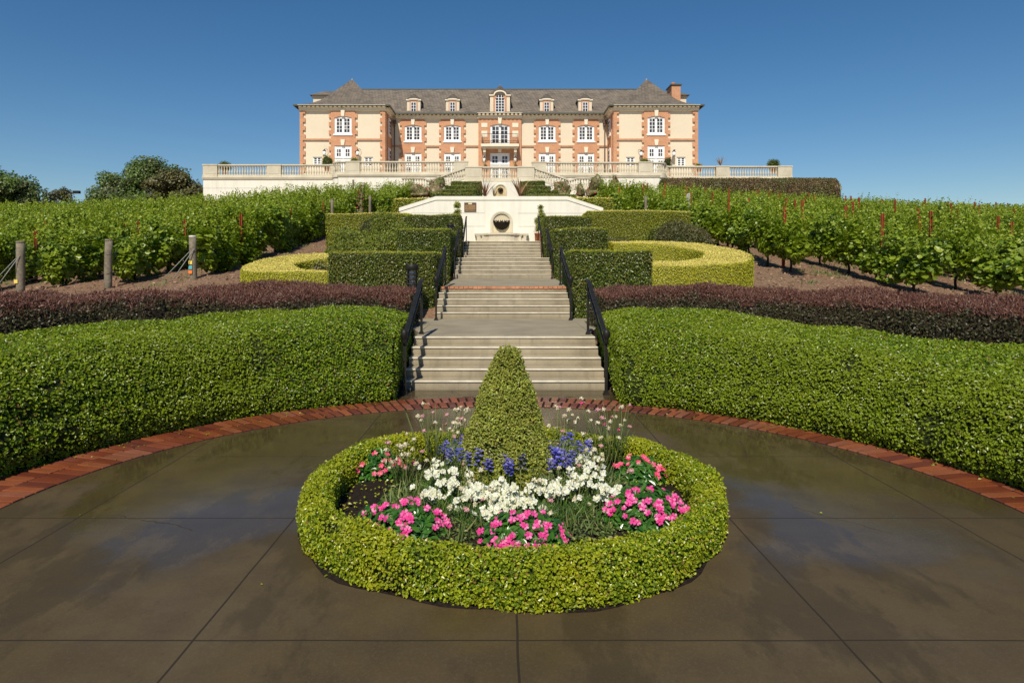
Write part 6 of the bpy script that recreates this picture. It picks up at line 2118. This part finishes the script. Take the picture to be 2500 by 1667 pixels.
# blue delphinium spikes
def spike_mesh(seed, h, nf):
    r = np.random.default_rng(seed); b = MB()
    for k in range(nf):
        z = h * (k + .5) / nf; a_ = k * 2.4; rr_ = .018 * (1.25 - .6 * k / nf)
        for q in range(5):
            aa = a_ + q * 1.25
            c = Vector((rr_ * math.cos(a_), rr_ * math.sin(a_), z))
            d = Vector((math.cos(aa), math.sin(aa) - .2, .3)).normalized() * .014; e_ = Vector((-math.sin(aa), math.cos(aa), .2)) * .007
            b.add([c, c + d * .6 + e_, c + d * 1.1, c + d * .6 - e_], [(0, 1, 2, 3)], 0, r.random())
    o = b.build("flower_spike", M['blue_petal']); me = o.data; bpy.data.objects.remove(o); return me
SPK = [spike_mesh(s, .085 + .02 * (s % 3), 13) for s in range(4)]
BPOS = [(1012, 1040), (1024, 1034), (1040, 1032), (1034, 1050), (1050, 1044), (1066, 1040), (1084, 1050), (1090, 1058), (1108, 1056), (1118, 1062), (1128, 1070), (1122, 1076), (1148, 1068), (1156, 1072),
        (1174, 1064), (1186, 1068), (1236, 1052), (1244, 1040), (1252, 1058), (1262, 1034), (1270, 1050), (1278, 1062), (1286, 1066), (1292, 1046), (1066, 1000), (1280, 988), (1292, 984), (1312, 1052), (1304, 1070), (1170, 1088), (1332, 1046), (1350, 1030), (1060, 1052), (1076, 1062), (1100, 1070), (1138, 1060), (1164, 1080), (1196, 1076), (1030, 1060), (1268, 1074), (1298, 1058)]
for k, (xd, yd) in enumerate(BPOS):
    h = .34 if yd > 1020 else .36
    x, y = G(xd, yd + 4, h - .03)
    if yd < 1010: y = min(y, 5.25)
    wordx = "left" if xd < 1110 else ("front" if xd < 1210 else "right")
    e = empty("delphinium", (x, y, .06), f"blue delphinium spike, {ORDW[[i for i, q in enumerate(BPOS) if (q[0] < 1110, 1110 <= q[0] < 1210, q[0] >= 1210) == (xd < 1110, 1110 <= xd < 1210, xd >= 1210)].index(k)]} from the left of those {dict(left='left of the cone', front='in front of the cone', right='right of the cone')[wordx]}", "flower", "blue delphinium spikes round the cone")
    b = MB(); b.tube([(0, 0, -.02), (0, 0, h - .06)], .003, 4)
    b.build("stem", M['grass_leaf'], e)
    rnd = random.Random(k); o = link("flower_spike", SPK[k % 4], e, (0, 0, h - .09)); o.rotation_euler = (rnd.uniform(-.2, .2), rnd.uniform(-.25, .25), rnd.uniform(0, 6)); s = rnd.uniform(.75, 1.15); o.scale = (s * 1.3, s * 1.3, s * 1.0)

# pincushion flowers on long stalks
def head_mesh(mat, seed, r0):
    V, Q = blob_body((0, 0, 0), (r0, r0, r0 * .75), 10, 8)
    Q2, fn, vn = body_normals(V, Q)
    P, N, _ = sample(V, Q2, fn, 60, seed)
    lv, lq, la = leaf_set(P, N, r0 * .75, seed, .7, .7, 4)
    o = mesh_parts("flower_head", [(V * .85, Q2, np.full(len(V), .5), 0, True), (lv, lq, la, 0, False)], [mat]); me = o.data; bpy.data.objects.remove(o); return me
HC = [head_mesh(M['cream_head'], s, .0155) for s in range(3)]; HP = [head_mesh(M['pink_head'], s + 4, .0155) for s in range(3)]
HM_ = [head_mesh(M['pink'], 9, .014)]
CL = [  # centre display x, y, spread x, spread z, number, label
    (1005, 1075, .30, 18, "stalky pincushion flower plant left of the cone with many pale heads", (.30, .55)),
    (1070, 1060, .22, 11, "pincushion flower plant rising behind the blue flowers on the left", (.28, .50)),
    (930, 1110, .24, 16, "pincushion flowers leaning over the dark soil on the left", (.14, .34)),
    (1400, 1070, .30, 18, "tall pincushion flower plant on the right with pale heads above the ring hedge", (.30, .55)),
    (1300, 1050, .18, 9, "pincushion flowers behind the right blue delphiniums", (.28, .48)),
    (1180, 1130, .36, 12, "scattered cream pincushion flowers between the white and blue flowers", (.16, .32)),
    (1120, 1150, .30, 16, "mixed cream and pink pincushion flowers over the left half of the white arc", (.14, .30)),
    (1270, 1150, .30, 16, "mixed cream and pink pincushion flowers over the right half of the white arc", (.14, .30)),
    (1350, 1120, .24, 12, "pale pincushion flowers between the right pink clumps and the cone", (.18, .36)),
    (1090, 1185, .24, 15, "faded pink pincushion flowers at the front left of the bed", (.09, .20)),
    (1300, 1180, .28, 15, "pale pincushion flowers beside the front right soil gap", (.08, .22)),
    (1230, 1100, .25, 8, "cream pincushion flowers just in front of the cone foot", (.18, .30))]
for k, (xd, yd, sp, n, lab, (h0, h1)) in enumerate(CL):
    x, y = G(xd, yd, .07)
    y = min(y, 5.75)
    e = empty("pincushion_plant", (x, y, .05), lab, "flower", "pincushion flower plants on long stalks")
    r = np.random.default_rng(k + 70); b = MB(); random.seed(k)
    for q in range(int(n * 3.2)):
        h = r.uniform(h0, h1); tx, ty = r.normal(size=2) * sp * .5
        bx_, by_ = tx * .45 + r.normal() * .03, ty * .45 + r.normal() * .03
        pts = [(bx_, by_, -.02), (bx_ + (tx - bx_) * .35, by_ + (ty - by_) * .35, h * .5), (tx, ty, h)]
        b.tube(pts, [.0030, .0025, .0018], 4, a=r.random())
        if q < n * 1.25:
            me = HC[q % 3] if r.random() < .66 else (HP[q % 3] if r.random() < .85 else HM_[0])
            o = link("flower_head", me, e, (tx, ty, h)); o.rotation_euler = (r.normal() * .5, r.normal() * .5, 0); s = r.uniform(.7, 1.2); o.scale = (s, s, s)
    b.build("stalks", M['grass_leaf'], e)['kind'] = 'stuff'

# fallen clippings on the soil
r = np.random.default_rng(99)
a_ = r.uniform(2.4, 3.9, 150); rr_ = r.uniform(.85, 1.27, 150)
a2 = r.uniform(-.5, .9, 90); r2 = r.uniform(1.0, 1.27, 90)
a3 = r.uniform(0, 6.28, 60); r3 = r.uniform(1.0, 1.25, 60)
A_ = np.concatenate([a_, a2, a3]); R_ = np.concatenate([rr_, r2, r3])
P = np.stack([BC[0] + R_ * np.cos(A_), BC[1] + R_ * np.sin(A_), np.full(len(A_), .075)], 1)
P[:, 2] = .035 + .055 * (1 - (R_ / 1.4) ** 2) + .018
lv, lq, la = leaf_set(P, np.tile([0, 0, 1.0], (len(P), 1)), .022, 5, .6, .3, 6)
tag(mesh_parts("fallen_leaves", [(lv, lq, la * .5 + .5, 0, False)], [M['ring_leaf']]), kind='stuff')
# a few stray leaves on the pavement
P = np.array([[x, y, .006] for x, y in [G(q, w) for q, w in ((603, 1345), (745, 1327), (183, 1185), (1890, 1180))]])
lv, lq, la = leaf_set(P, np.tile([0, 0, 1.0], (len(P), 1)), .022, 6, .6, .2, 6)
tag(mesh_parts("stray_leaves", [(lv, lq, la, 0, False)], [M['ring_leaf']]), kind='stuff')
# little blue and white sprinkler cap by the right pink clump
x, y = G(1501, 1210, .03)
b = MB(); b.lathe([(.014, 0), (.014, .03), (.012, .036)], 12, m=0); b.lathe([(.0145, .008), (.0145, .014)], 12, m=1); b.lathe([(.0145, .02), (.0145, .026)], 12, m=1)
tag(b.build("sprinkler_cap", [plain("blue_plastic", (.02, .05, .25), .4, .5), M['white_frame']], None, (x, y, .05)), "tiny blue and white striped sprinkler cap in the soil right of the pink vinca", "sprinkler")

# leaf crumbs along the brick edging
r = np.random.default_rng(123); n = 150
t_ = r.uniform(-1.75, 1.75, n); q = 3.62 + .68 * r.random(n) ** .5
P = np.stack([PC[0] + q * np.sin(t_), PC[1] + q * np.cos(t_), np.full(n, .018)], 1)
lv, lq, la = leaf_set(P, np.tile([0, 0, 1.0], (n, 1)), .024, 7, .6, .3, 6)
tag(mesh_parts("edge_leaves", [(lv, lq, la, 0, False)], [M['box_leaf']]), kind='stuff')
